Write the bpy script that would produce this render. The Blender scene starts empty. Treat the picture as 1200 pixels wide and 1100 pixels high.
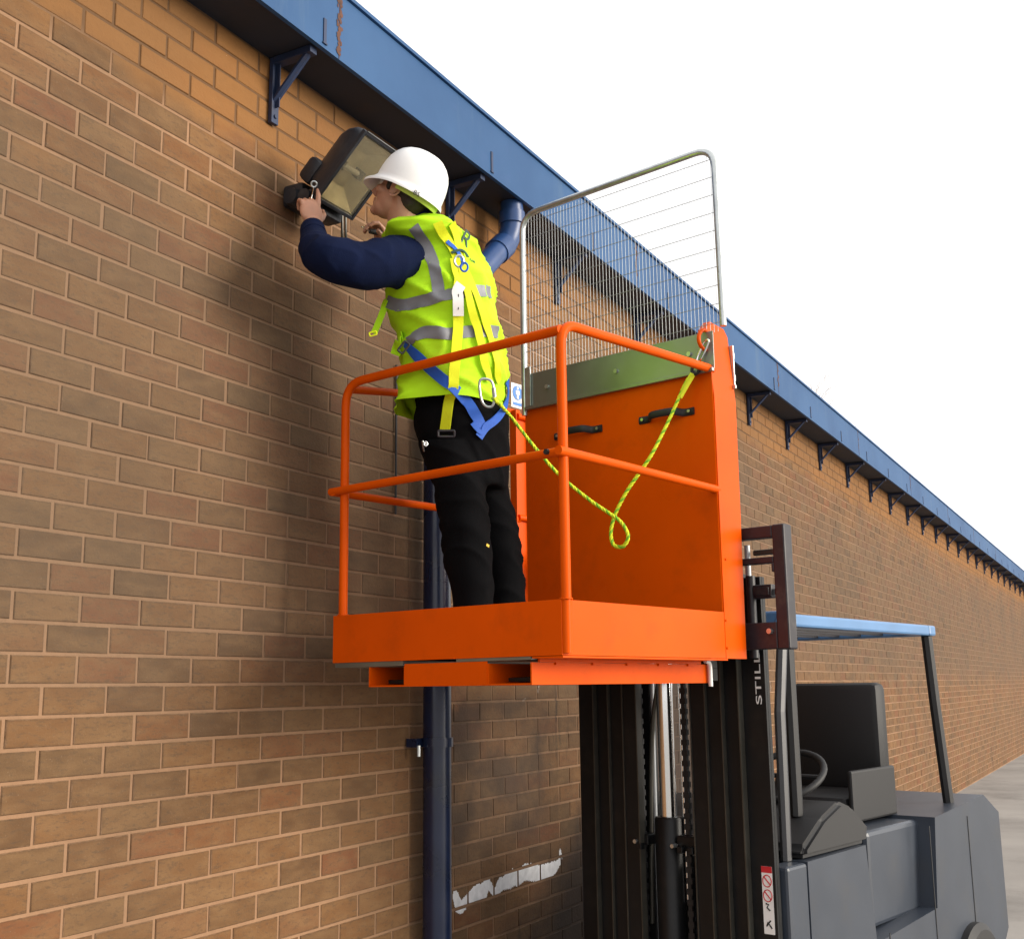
import bpy, bmesh, math, random
from mathutils import Vector, Matrix, noise
from mathutils.bvhtree import BVHTree
random.seed(7)
sc = bpy.context.scene
C = sc.collection

# ------------------------------------------------------------------ camera
F, PITCH, ROLL, YAW, CAGE = 1348.4, 0.18676, -0.01263, 0.49783, 0.70487
CAM = Vector((0, 0, 1.6))
cp, sp, cr, sr = math.cos(PITCH), math.sin(PITCH), math.cos(ROLL), math.sin(ROLL)
FW = Vector((math.cos(YAW), math.sin(YAW), 0)); RT = Vector((math.sin(YAW), -math.cos(YAW), 0))
Mc = Matrix(((cr, -sr, 0), (sr, cr, 0), (0, 0, 1))) @ Matrix(((1, 0, 0), (0, cp, sp), (0, -sp, cp)))
def lv(a): return RT * a[0] + Vector((0, 0, -a[1])) + FW * a[2]
ax_r, ax_d, ax_f = lv(Mc[0]), lv(Mc[1]), lv(Mc[2])
cam_d = bpy.data.cameras.new('camera'); cam = bpy.data.objects.new('camera', cam_d); C.objects.link(cam)
m = Matrix((ax_r, -ax_d, -ax_f)).transposed().to_4x4(); m.translation = CAM
cam.matrix_world = m
cam_d.sensor_fit = 'HORIZONTAL'; cam_d.sensor_width = 36; cam_d.lens = F * 36 / 1200
cam_d.clip_end = 600; cam_d.clip_start = .05
sc.camera = cam

# ------------------------------------------------------------------ light
SUN_TO = Vector((.27, -1.0, .24)).normalized()
sun_d = bpy.data.lights.new('sun', 'SUN'); sun = bpy.data.objects.new('sun', sun_d); C.objects.link(sun)
sun_d.energy = 2.5; sun_d.angle = math.radians(30); sun_d.color = (1, .93, .82)
sun.rotation_euler = SUN_TO.to_track_quat('Z', 'Y').to_euler(); sun.location = (0, -4, 8)
w = bpy.data.worlds.new('World'); sc.world = w; w.use_nodes = True
nt = w.node_tree; nt.nodes.clear()
wo = nt.nodes.new('ShaderNodeOutputWorld'); bg = nt.nodes.new('ShaderNodeBackground')
sky = nt.nodes.new('ShaderNodeTexSky'); sky.sky_type = 'NISHITA'; sky.sun_disc = False
sky.sun_elevation = math.asin(SUN_TO.z); sky.sun_rotation = math.atan2(SUN_TO.x, SUN_TO.y)
sky.dust_density = 8; sky.air_density = .8; sky.ozone_density = 1
mx = nt.nodes.new('ShaderNodeMixRGB'); mx.inputs[0].default_value = .8      # thin white cloud over the whole sky
mx.inputs[2].default_value = (10.4, 10.2, 10.1, 1)
nt.links.new(sky.outputs[0], mx.inputs[1]); nt.links.new(mx.outputs[0], bg.inputs[0])
bg.inputs[1].default_value = .10
nt.links.new(bg.outputs[0], wo.inputs[0])
vs = sc.view_settings; vs.view_transform = 'Standard'; vs.look = 'None'; vs.gamma = 1; vs.use_curve_mapping = False
vs.exposure = .64
sc.render.resolution_x, sc.render.resolution_y = 1024, 938

# ------------------------------------------------------------------ helpers
def ray(u, v):
    c = ax_r * ((u - 600) / F) + ax_d * ((v - 550) / F) + ax_f
    return c
def P(u, v, r):                       # the point seen at (u, v) that stands r metres away over the ground
    d = ray(u, v); return CAM + d * (r / math.hypot(d.x, d.y))
def proj(p):
    d = p - CAM; z = d.dot(ax_f); return 600 + F * d.dot(ax_r) / z, 550 + F * d.dot(ax_d) / z
def obj(name, bm, mat, parent=None, smooth=None, keep=False):
    me = bm if isinstance(bm, bpy.types.Mesh) else bpy.data.meshes.new(name)
    if not isinstance(bm, bpy.types.Mesh):
        bmesh.ops.recalc_face_normals(bm, faces=bm.faces) if not keep else None
        bm.to_mesh(me); bm.free()
    if mat is not None and not me.materials: me.materials.append(mat)
    if smooth is not None:
        if smooth == 180:
            for p in me.polygons: p.use_smooth = True
        else:
            me.shade_smooth() if hasattr(me, 'shade_smooth') else None
            me.set_sharp_from_angle(angle=math.radians(smooth))
    o = bpy.data.objects.new(name, me); C.objects.link(o)
    if parent is not None: o.parent = parent
    return o
def empty(name, loc=(0, 0, 0), rz=0):
    o = bpy.data.objects.new(name, None); C.objects.link(o); o.location = loc; o.rotation_euler = (0, 0, rz)
    o.empty_display_size = .1
    return o
def tag(o, label=None, cat=None, group=None, kind=None):
    if label: o['label'] = label
    if cat: o['category'] = cat
    if group: o['group'] = group
    if kind: o['kind'] = kind
    return o
def box(bm, x0, x1, y0, y1, z0, z1, bev=0, mtx=None):
    r = bmesh.ops.create_cube(bm, size=1)
    for v in r['verts']:
        v.co = Vector((x0 + (v.co.x + .5) * (x1 - x0), y0 + (v.co.y + .5) * (y1 - y0), z0 + (v.co.z + .5) * (z1 - z0)))
    if bev:
        es = list({e for v in r['verts'] for e in v.link_edges})
        rr = bmesh.ops.bevel(bm, geom=es, offset=bev, segments=2, affect='EDGES', profile=.5)
        vs_ = {v for f in rr['faces'] for v in f.verts}
    if mtx is not None:
        vv = list(vs_) if bev else r['verts']
        vv = [v for v in vv if v.is_valid]
        for v in vv: v.co = mtx @ v.co
    return bm
def B(x0, x1, y0, y1, z0, z1, bev=0, mtx=None):
    return box(bmesh.new(), x0, x1, y0, y1, z0, z1, bev, mtx)
def frame_at(pts, i, up):
    a = pts[max(i - 1, 0)]; b = pts[min(i + 1, len(pts) - 1)]
    t = (b - a).normalized()
    n = up - t * up.dot(t)
    if n.length < 1e-4: n = t.orthogonal()
    n.normalize(); return t, n, t.cross(n)
def tube(bm, pts, rad, seg=12, up=None, closed=False, cap=True):
    pts = [Vector(p) for p in pts]; n = len(pts)
    rads = rad if isinstance(rad, (list, tuple)) else [rad] * n
    rings = []
    # parallel transport
    t = (pts[1] - pts[0]).normalized()
    nn = (Vector(up) if up else t.orthogonal()); nn = (nn - t * nn.dot(t)).normalized()
    for i in range(n):
        if closed: t2 = (pts[(i + 1) % n] - pts[i - 1]).normalized()
        else: t2 = (pts[min(i + 1, n - 1)] - pts[max(i - 1, 0)]).normalized()
        nn = (nn - t2 * nn.dot(t2)).normalized(); bb = t2.cross(nn)
        rr = rads[i]
        ra, rb = rr if isinstance(rr, (list, tuple)) else (rr, rr)
        rings.append([bm.verts.new(pts[i] + nn * (ra * math.cos(2 * math.pi * k / seg)) + bb * (rb * math.sin(2 * math.pi * k / seg))) for k in range(seg)])
    for i in range(n - (0 if closed else 1)):
        A_, B_ = rings[i], rings[(i + 1) % n]
        for k in range(seg): bm.faces.new((A_[k], A_[(k + 1) % seg], B_[(k + 1) % seg], B_[k]))
    if cap and not closed:
        bm.faces.new(list(reversed(rings[0]))); bm.faces.new(rings[-1])
    return bm
def T(pts, rad, seg=12, **k): return tube(bmesh.new(), pts, rad, seg, **k)
def smooth_path(pts, n=8, closed=False):
    pts = [Vector(p) for p in pts]; out = []
    N = len(pts)
    rng = N if closed else N - 1
    for i in range(rng):
        if closed: p0, p1, p2, p3 = pts[i - 1], pts[i], pts[(i + 1) % N], pts[(i + 2) % N]
        else: p0, p1, p2, p3 = pts[max(i - 1, 0)], pts[i], pts[i + 1], pts[min(i + 2, N - 1)]
        for k in range(n):
            t = k / n
            out.append(.5 * ((2 * p1) + (p2 - p0) * t + (2 * p0 - 5 * p1 + 4 * p2 - p3) * t * t + (3 * p1 - p0 - 3 * p2 + p3) * t ** 3))
    if not closed: out.append(pts[-1])
    return out
def fillet(pts, r, n=7):              # polyline with rounded corners
    pts = [Vector(p) for p in pts]; out = [pts[0]]
    for i in range(1, len(pts) - 1):
        a, b, c = pts[i - 1], pts[i], pts[i + 1]
        d1 = (a - b).normalized(); d2 = (c - b).normalized()
        p1 = b + d1 * r; p2 = b + d2 * r
        for k in range(n + 1):
            t = k / n; out.append(p1 * (1 - t) ** 2 + b * 2 * t * (1 - t) + p2 * t * t)
    out.append(pts[-1]); return out
def prism(bm, poly, axis, a0, a1):    # extrude a 2-D outline along an axis
    def mk(p, a):
        return {'x': Vector((a, p[0], p[1])), 'y': Vector((p[0], a, p[1])), 'z': Vector((p[0], p[1], a))}[axis]
    v0 = [bm.verts.new(mk(p, a0)) for p in poly]; v1 = [bm.verts.new(mk(p, a1)) for p in poly]
    n = len(poly)
    bm.faces.new(v0); bm.faces.new(list(reversed(v1)))
    for i in range(n): bm.faces.new((v0[i], v1[i], v1[(i + 1) % n], v0[(i + 1) % n]))
    return bm
def ellipsoid(bm, c, r, R=None, seg=24, rings=16):
    q = bmesh.ops.create_uvsphere(bm, u_segments=seg, v_segments=rings, radius=1)
    for v in q['verts']:
        co = Vector((v.co.x * r[0], v.co.y * r[1], v.co.z * r[2]))
        v.co = Vector(c) + (R @ co if R is not None else co)
    return bm
def remesh(bm, vox, smooth=4, disp=None):
    me = bpy.data.meshes.new('t'); bm.to_mesh(me); bm.free()
    o = bpy.data.objects.new('t', me); C.objects.link(o)
    md = o.modifiers.new('r', 'REMESH'); md.mode = 'VOXEL'; md.voxel_size = vox; md.use_smooth_shade = True
    if smooth:
        s = o.modifiers.new('s', 'SMOOTH'); s.iterations = smooth; s.factor = .5
    dg = bpy.context.evaluated_depsgraph_get()
    me2 = bpy.data.meshes.new_from_object(o.evaluated_get(dg))
    bpy.data.objects.remove(o)
    if disp:
        ns = [v.normal.copy() for v in me2.vertices]
        for v, n in zip(me2.vertices, ns): v.co = v.co + n * disp(v.co, n)
    for p in me2.polygons: p.use_smooth = True
    me2.materials.clear()
    return me2

# ------------------------------------------------------------------ materials
def mat(name, col, rough=.6, metal=0, bump=0, bscale=60, var=.0, vscale=5, coat=0, spec=.5, dirt=None, dscale=3, damt=.5, coatr=.1, sheen=0):
    mt = bpy.data.materials.new(name); mt.use_nodes = True; n = mt.node_tree; b = n.nodes['Principled BSDF']
    b.inputs['Roughness'].default_value = rough; b.inputs['Metallic'].default_value = metal
    b.inputs['Specular IOR Level'].default_value = spec
    b.inputs['Coat Weight'].default_value = coat; b.inputs['Coat Roughness'].default_value = coatr
    b.inputs['Sheen Weight'].default_value = sheen
    tc = n.nodes.new('ShaderNodeTexCoord')
    c = n.nodes.new('ShaderNodeRGB'); c.outputs[0].default_value = (*col, 1); out = c.outputs[0]
    if var:
        nz = n.nodes.new('ShaderNodeTexNoise'); nz.inputs['Scale'].default_value = vscale; nz.inputs['Detail'].default_value = 6
        n.links.new(tc.outputs['Object'], nz.inputs['Vector'])
        mr = n.nodes.new('ShaderNodeMapRange'); mr.inputs[1].default_value = .3; mr.inputs[2].default_value = .7
        mr.inputs[3].default_value = 1 - var; mr.inputs[4].default_value = 1 + var
        n.links.new(nz.outputs[0], mr.inputs[0])
        h = n.nodes.new('ShaderNodeHueSaturation'); n.links.new(out, h.inputs['Color']); n.links.new(mr.outputs[0], h.inputs['Value']); out = h.outputs[0]
        r2 = n.nodes.new('ShaderNodeMapRange'); r2.inputs[3].default_value = max(rough - .1, .02); r2.inputs[4].default_value = min(rough + .12, 1)
        n.links.new(nz.outputs[0], r2.inputs[0]); n.links.new(r2.outputs[0], b.inputs['Roughness'])
    if dirt:
        nz = n.nodes.new('ShaderNodeTexNoise'); nz.inputs['Scale'].default_value = dscale; nz.inputs['Detail'].default_value = 9; nz.inputs['Roughness'].default_value = .65
        n.links.new(tc.outputs['Object'], nz.inputs['Vector'])
        mr = n.nodes.new('ShaderNodeMapRange'); mr.inputs[1].default_value = .52; mr.inputs[2].default_value = .72; mr.inputs[4].default_value = damt
        n.links.new(nz.outputs[0], mr.inputs[0])
        m2 = n.nodes.new('ShaderNodeMixRGB'); m2.inputs[2].default_value = (*dirt, 1)
        n.links.new(mr.outputs[0], m2.inputs[0]); n.links.new(out, m2.inputs[1]); out = m2.outputs[0]
    n.links.new(out, b.inputs['Base Color'])
    if bump:
        nz = n.nodes.new('ShaderNodeTexNoise'); nz.inputs['Scale'].default_value = bscale; nz.inputs['Detail'].default_value = 4
        n.links.new(tc.outputs['Object'], nz.inputs['Vector'])
        bp = n.nodes.new('ShaderNodeBump'); bp.inputs['Strength'].default_value = bump; bp.inputs['Distance'].default_value = .004
        n.links.new(nz.outputs[0], bp.inputs['Height']); n.links.new(bp.outputs[0], b.inputs['Normal'])
    return mt
M = {}
M['orange'] = mat('orange_paint', (.70, .084, .0004), .30, var=.07, vscale=3, bump=.04, bscale=6, spec=.11, dirt=(.30, .045, .006), dscale=7, damt=.25)
M['orange_tube'] = mat('orange_tube_paint', (.68, .084, .001), .38, var=.06, vscale=8, spec=.08)
M['galv'] = mat('galvanised_steel', (.52, .55, .55), .32, .85, var=.14, vscale=26, bump=.03, bscale=50)
M['galv_sheet'] = mat('galvanised_sheet', (.30, .33, .315), .40, .85, var=.10, vscale=6)
M['wire_grey'] = mat('dull_wire', (.24, .25, .26), .5, .4)
M['wire'] = mat('bright_wire', (.42, .44, .46), .45, .3)
M['chrome'] = mat('chrome', (.85, .86, .86), .12, 1)
M['black'] = mat('black_mast_paint', (.007, .0075, .0085), .42, var=.2, vscale=6, dirt=(.03, .026, .02), dscale=9, damt=.35, bump=.04, spec=.3)
M['carriage'] = mat('carriage_paint', (.012, .010, .015), .45, var=.2, vscale=9, dirt=(.07, .06, .05), dscale=14, damt=.5)
M['dark'] = mat('dark_rubber', (.012, .012, .013), .6, bump=.05)
M['edge'] = mat('worn_channel_edge', (.07, .066, .055), .4, .4, var=.2, vscale=12)
M['greyblue'] = mat('grey_blue_truck_paint', (.034, .043, .06), .42, coat=.15, var=.06, vscale=4, dirt=(.06, .055, .05), dscale=5, damt=.3)
M['guard'] = mat('guard_grey_paint', (.045, .045, .05), .4, var=.1)
M['guard_blue'] = mat('blue_roof_panel', (.10, .22, .42), .35, var=.1)
M['navy_pipe'] = mat('navy_pipe_paint', (.006, .013, .043), .28, coat=.2, var=.18, vscale=7, dirt=(.03, .035, .035), dscale=6, damt=.5)
M['blue_pipe'] = mat('blue_pipe_paint', (.018, .055, .17), .35, var=.15, vscale=7)
M['bracket'] = mat('dark_blue_bracket_paint', (.011, .026, .075), .6, var=.25, vscale=12, dirt=(.05, .03, .02), dscale=16, damt=.6)
M['white'] = mat('white_plastic', (.84, .84, .83), .32, coat=.15, var=.02, dirt=(.55, .53, .48), dscale=14, damt=.25)
M['vest'] = mat('fluorescent_yellow_cloth', (.44, .80, .0005), .8, bump=.25, bscale=330, var=.05, vscale=9)
M['strap'] = mat('fluorescent_webbing', (.66, .72, .001), .75, bump=.4, bscale=420, var=.05)
M['blue_web'] = mat('blue_webbing', (.01, .10, .52), .65, bump=.4, bscale=420, var=.1)
M['tape'] = mat('grey_reflective_tape', (.20, .205, .225), .5, .2, bump=.08, bscale=300, var=.06, vscale=30)
M['navy'] = mat('navy_sweatshirt', (.0045, .009, .034), .95, spec=.12, bump=.3, bscale=300, var=.12, vscale=15, sheen=.0)
M['trouser'] = mat('black_work_trousers', (.0035, .0035, .0042), .95, bump=.3, bscale=340, var=.2, vscale=10, spec=.08)
M['skin'] = mat('skin', (.47, .235, .15), .5, var=.08, vscale=30, bump=.08, bscale=200)
M['skin'].node_tree.nodes['Principled BSDF'].inputs['Subsurface Weight'].default_value = .12
M['skin'].node_tree.nodes['Principled BSDF'].inputs['Subsurface Radius'].default_value = (.01, .004, .002)
M['hair'] = mat('dark_hair', (.03, .018, .011), .6, bump=.6, bscale=250, var=.3, vscale=60)
M['boot'] = mat('black_leather', (.012, .011, .01), .45, bump=.2, var=.2)
M['lamp_body'] = mat('black_cast_lamp_housing', (.014, .016, .022), .5, bump=.25, bscale=90, dirt=(.06, .06, .06), dscale=12, damt=.5)
M['smear'] = mat('white_paint', (.72, .72, .74), .7, var=.15, vscale=30)
M['signblue'] = mat('sign_blue', (.01, .16, .52), .4)
M['signred'] = mat('sign_red', (.55, .02, .03), .4)
M['ink'] = mat('black_ink', (.02, .02, .02), .5)
M['ink_green'] = mat('dark_green_print', (.01, .05, .035), .6)
M['rope_y'] = mat('yellow_rope_strand', (.72, .82, .02), .7, bump=.5, bscale=500)
M['rope_g'] = mat('green_rope_strand', (.20, .52, .02), .7, bump=.5, bscale=500)
M['bark'] = mat('bark', (.36, .28, .21), .9, bump=.5)
M['concrete'] = mat('yard_concrete', (.30, .285, .265), .85, bump=.4, bscale=25, var=.18, vscale=.8, dirt=(.12, .11, .10), dscale=.7, damt=.6)
M['roof'] = mat('roof_felt', (.09, .09, .095), .9, var=.1)
M['yellow_tag'] = mat('yellow_tag', (.75, .5, .05), .5)
M['hyd'] = mat('yellow_green_reflection', (.50, .62, .10), .7)

def brick_mats():
    Z0, HC, X0, L = 1.6215, .0847, 3.0862, .2250
    def build(name, mortar):
        mt = bpy.data.materials.new(name); mt.use_nodes = True; n = mt.node_tree; N = n.nodes; Lk = n.links
        b = N['Principled BSDF']; b.inputs['Roughness'].default_value = .88; b.inputs['Specular IOR Level'].default_value = .25
        g = N.new('ShaderNodeNewGeometry'); s = N.new('ShaderNodeSeparateXYZ'); Lk.new(g.outputs['Position'], s.inputs[0])
        def ma(op, a, b_=None, c=None):
            k = N.new('ShaderNodeMath'); k.operation = op
            for i, x in enumerate((a, b_, c)):
                if x is None: continue
                if isinstance(x, (int, float)): k.inputs[i].default_value = x
                else: Lk.new(x, k.inputs[i])
            return k.outputs[0]
        def nz(scale, detail=5, rough=.6, vec=None):
            k = N.new('ShaderNodeTexNoise'); k.inputs['Scale'].default_value = scale; k.inputs['Detail'].default_value = detail; k.inputs['Roughness'].default_value = rough
            Lk.new(vec or g.outputs['Position'], k.inputs['Vector']); return k.outputs[0]
        def mr(x, a, b_, c=0., d=1., sm=True):
            k = N.new('ShaderNodeMapRange'); k.interpolation_type = 'SMOOTHSTEP' if sm else 'LINEAR'
            Lk.new(x, k.inputs[0])
            for i, y in enumerate((a, b_, c, d)): k.inputs[i + 1].default_value = y
            return k.outputs[0]
        def mix(f, a, b_, typ='MIX'):
            k = N.new('ShaderNodeMixRGB'); k.blend_type = typ
            for i, x in enumerate((f, a, b_)):
                if isinstance(x, (int, float)): k.inputs[i].default_value = x
                elif isinstance(x, tuple): k.inputs[i].default_value = (*x, 1)
                else: Lk.new(x, k.inputs[i])
            return k.outputs[0]
        x, z = s.outputs[0], s.outputs[2]
        row = ma('FLOOR', ma('DIVIDE', ma('SUBTRACT', z, Z0), HC))
        par = ma('MULTIPLY', ma('PINGPONG', row, 1), .5)
        col = ma('FLOOR', ma('ADD', ma('DIVIDE', ma('SUBTRACT', x, X0), L), ma('ADD', par, .5)))
        cb = N.new('ShaderNodeCombineXYZ'); Lk.new(col, cb.inputs[0]); Lk.new(row, cb.inputs[1])
        wn = N.new('ShaderNodeTexWhiteNoise'); Lk.new(cb.outputs[0], wn.inputs[0])
        sw = N.new('ShaderNodeSeparateXYZ'); Lk.new(wn.outputs['Color'], sw.inputs[0])
        if mortar: c = mix(nz(25), (.355, .208, .118), (.25, .145, .082))
        else:
            rp = N.new('ShaderNodeValToRGB'); Lk.new(wn.outputs['Value'], rp.inputs[0])
            e = rp.color_ramp.elements; e[0].position = 0; e[0].color = (.158, .076, .030, 1); e[1].position = 1; e[1].color = (.120, .068, .032, 1)
            for p_, c_ in ((.2, (.185, .092, .037)), (.4, (.104, .056, .026)), (.55, (.172, .080, .031)), (.7, (.165, .064, .028)), (.85, (.180, .096, .042))):
                q = e.new(p_); q.color = (*c_, 1)
            c = rp.outputs[0]
            # smears of a paler fired skin and darker drag marks inside each brick
            mp = N.new('ShaderNodeMapping'); mp.inputs['Scale'].default_value = (9, 9, 26); Lk.new(g.outputs['Position'], mp.inputs[0])
            off = N.new('ShaderNodeVectorMath'); Lk.new(mp.outputs[0], off.inputs[0]); Lk.new(wn.outputs['Color'], off.inputs[1])
            sc_ = N.new('ShaderNodeVectorMath'); sc_.operation = 'SCALE'; Lk.new(wn.outputs['Color'], sc_.inputs[0]); sc_.inputs['Scale'].default_value = 30; Lk.new(sc_.outputs[0], off.inputs[1])
            v = nz(1, 5, .6, off.outputs[0])
            c = mix(mr(v, .35, .7, 0, .5), c, (.235, .135, .062))
            c = mix(mr(nz(4, 6, .7, off.outputs[0]), .46, .7, 0, .6), c, (.075, .047, .029))
            c = mix(mr(nz(150, 3), .62, .75, 0, .4), c, (.27, .19, .12))
        if not mortar:                    # mortar smeared unevenly over the arrises
            fz = ma('FRACT', ma('DIVIDE', ma('SUBTRACT', z, Z0), HC)); fx = ma('FRACT', ma('ADD', ma('DIVIDE', ma('SUBTRACT', x, X0), L), ma('ADD', par, .5)))
            dz = ma('MULTIPLY', ma('MINIMUM', fz, ma('SUBTRACT', 1, fz)), HC); dx = ma('MULTIPLY', ma('MINIMUM', fx, ma('SUBTRACT', 1, fx)), L)
            dd_ = ma('ADD', ma('MINIMUM', dz, dx), ma('MULTIPLY', ma('SUBTRACT', nz(38, 4, .6), .5), .011))
            c = mix(ma('MULTIPLY', mr(dd_, .0072, .0048), .85), c, (.27, .158, .088))
            dk = ma('ADD', ma('MINIMUM', dz, dx), ma('MULTIPLY', ma('SUBTRACT', nz(30, 4, .6, off.outputs[0]), .5), .02))
            c = mix(ma('MULTIPLY', mr(dk, .012, .006), .35), c, (.07, .042, .024))
        # orange, unweathered courses beneath the eaves with raked dark joints
        top = mr(ma('ADD', z, ma('MULTIPLY', ma('SUBTRACT', nz(3), .5), .25)), 3.46, 3.60)
        c = mix(ma('MULTIPLY', top, .72 if not mortar else .85), c, (.27, .122, .036) if not mortar else (.11, .055, .022))
        # big soft weathering patches, then a greyer band at mid height
        c = mix(mr(nz(.9, 4), .42, .66, 0, .25), c, (.085, .058, .036))
        grey = ma('MULTIPLY', mr(ma('ADD', z, ma('MULTIPLY', ma('SUBTRACT', nz(1.3, 5), .5), .9)), 1.45, 1.85), mr(ma('ADD', z, ma('MULTIPLY', ma('SUBTRACT', nz(1.7, 5), .5), .9)), 3.5, 3.0))
        c = mix(ma('MULTIPLY', grey, .36), c, (.088, .070, .052))
        # soot low down to the right and a stained band beside the pipe, mast shade painted in
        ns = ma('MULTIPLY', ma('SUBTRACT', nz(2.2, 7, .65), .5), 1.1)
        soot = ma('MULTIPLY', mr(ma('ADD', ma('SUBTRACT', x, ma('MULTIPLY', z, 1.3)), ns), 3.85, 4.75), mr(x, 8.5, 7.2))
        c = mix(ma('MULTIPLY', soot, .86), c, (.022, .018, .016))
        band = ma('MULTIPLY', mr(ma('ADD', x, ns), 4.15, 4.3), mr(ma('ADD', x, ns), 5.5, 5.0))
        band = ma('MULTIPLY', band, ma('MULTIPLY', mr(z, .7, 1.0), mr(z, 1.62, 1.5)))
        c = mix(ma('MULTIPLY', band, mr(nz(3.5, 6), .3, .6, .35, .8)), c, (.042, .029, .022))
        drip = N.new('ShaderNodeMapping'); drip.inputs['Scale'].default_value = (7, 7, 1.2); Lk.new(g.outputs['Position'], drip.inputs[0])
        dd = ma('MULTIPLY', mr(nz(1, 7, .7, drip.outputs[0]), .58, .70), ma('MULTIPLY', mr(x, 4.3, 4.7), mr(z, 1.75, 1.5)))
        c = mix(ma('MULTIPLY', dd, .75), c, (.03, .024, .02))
        # lime bloom
        lb = ma('MULTIPLY', mr(nz(5, 6, .7), .64, .72), ma('MULTIPLY', mr(z, 1.38, 1.5), mr(z, 1.72, 1.62)))
        lb = ma('MULTIPLY', lb, mr(x, 4.3, 4.4)); c = mix(ma('MULTIPLY', lb, .65), c, (.48, .45, .40))
        lb2 = ma('MULTIPLY', mr(nz(9, 5, .7), .69, .73), mr(z, 3.2, 3.4)); c = mix(ma('MULTIPLY', lb2, .8), c, (.62, .55, .43))
        Lk.new(c, b.inputs['Base Color'])
        bp = N.new('ShaderNodeBump'); bp.inputs['Strength'].default_value = .55; bp.inputs['Distance'].default_value = .004
        hh = ma('ADD', nz(70, 6, .65), ma('MULTIPLY', nz(14, 3), .8)); Lk.new(hh, bp.inputs['Height']); Lk.new(bp.outputs[0], b.inputs['Normal'])
        return mt
    return build('brick_face', False), build('mortar', True), (Z0, HC, X0, L)
M['brick'], M['mortar'], (BZ0, BH, BX0, BL) = brick_mats()

def fascia_mat():
    mt = bpy.data.materials.new('blue_fascia_paint'); mt.use_nodes = True; n = mt.node_tree; N = n.nodes; Lk = n.links; b = N['Principled BSDF']
    b.inputs['Roughness'].default_value = .6; b.inputs['Specular IOR Level'].default_value = .25
    g = N.new('ShaderNodeNewGeometry')
    def nz(scale, mp, d=6, r=.6):
        m_ = N.new('ShaderNodeMapping'); m_.inputs['Scale'].default_value = mp; Lk.new(g.outputs['Position'], m_.inputs[0])
        k = N.new('ShaderNodeTexNoise'); k.inputs['Scale'].default_value = scale; k.inputs['Detail'].default_value = d; k.inputs['Roughness'].default_value = r
        Lk.new(m_.outputs[0], k.inputs['Vector']); return k.outputs[0]
    def mr(x, a, b_, c, d):
        k = N.new('ShaderNodeMapRange'); k.interpolation_type = 'SMOOTHSTEP'; Lk.new(x, k.inputs[0])
        for i, y in enumerate((a, b_, c, d)): k.inputs[i + 1].default_value = y
        return k.outputs[0]
    def mix(f, a, b_):
        k = N.new('ShaderNodeMixRGB')
        for i, x in enumerate((f, a, b_)):
            if isinstance(x, tuple): k.inputs[i].default_value = (*x, 1)
            else: Lk.new(x, k.inputs[i])
        return k.outputs[0]
    c = mix(mr(nz(1, (1, 1, 1)), .35, .65, 0, 1), (.018, .068, .175), (.029, .090, .212))
    c = mix(mr(nz(1, (8, 8, .8), 7, .7), .55, .72, 0, .5), c, (.06, .115, .20))
    c = mix(mr(nz(2, (3, 3, 6)), .6, .75, 0, .45), c, (.03, .08, .20))
    Lk.new(c, b.inputs['Base Color']); 
    bp = N.new('ShaderNodeBump'); bp.inputs['Strength'].default_value = .15; bp.inputs['Distance'].default_value = .01
    Lk.new(nz(2, (1, 1, 1)), bp.inputs['Height']); Lk.new(bp.outputs[0], b.inputs['Normal'])
    return mt
M['fascia'] = fascia_mat()
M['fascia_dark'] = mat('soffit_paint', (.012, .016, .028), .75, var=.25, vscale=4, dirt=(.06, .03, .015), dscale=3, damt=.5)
M['rust'] = mat('rust_stain', (.10, .045, .03), .9, var=.3, vscale=30)

def lamp_glass():
    mt = bpy.data.materials.new('lamp_glass'); mt.use_nodes = True; n = mt.node_tree; b = n.nodes['Principled BSDF']
    b.inputs['Base Color'].default_value = (.78, .72, .56, 1); b.inputs['Roughness'].default_value = .12
    b.inputs['Transmission Weight'].default_value = .9; b.inputs['IOR'].default_value = 1.2
    nz = n.nodes.new('ShaderNodeTexNoise'); nz.inputs['Scale'].default_value = 14; nz.inputs['Detail'].default_value = 5
    tc = n.nodes.new('ShaderNodeTexCoord'); n.links.new(tc.outputs['Object'], nz.inputs['Vector'])
    mr = n.nodes.new('ShaderNodeMapRange'); mr.inputs[1].default_value = .35; mr.inputs[2].default_value = .65; mr.inputs[3].default_value = .04; mr.inputs[4].default_value = .22
    n.links.new(nz.outputs[0], mr.inputs[0]); n.links.new(mr.outputs[0], b.inputs['Roughness'])
    return mt
M['glass'] = lamp_glass()
M['reflector'] = mat('lamp_reflector', (.62, .57, .42), .45, .5, bump=.3, bscale=30, var=.2, vscale=15)
M['bulb'] = mat('lamp_tube', (.5, .5, .48), .15, .2)

# ------------------------------------------------------------------ ground
WY = 2.656
bm = bmesh.new()
q = [bm.verts.new(p) for p in ((-150, -250, 0), (350, -250, 0), (350, 250, 0), (-150, 250, 0))]; bm.faces.new(q)
tag(obj('ground', bm, M['concrete']), 'pale concrete yard in front of the brick wall', kind='structure')

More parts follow.
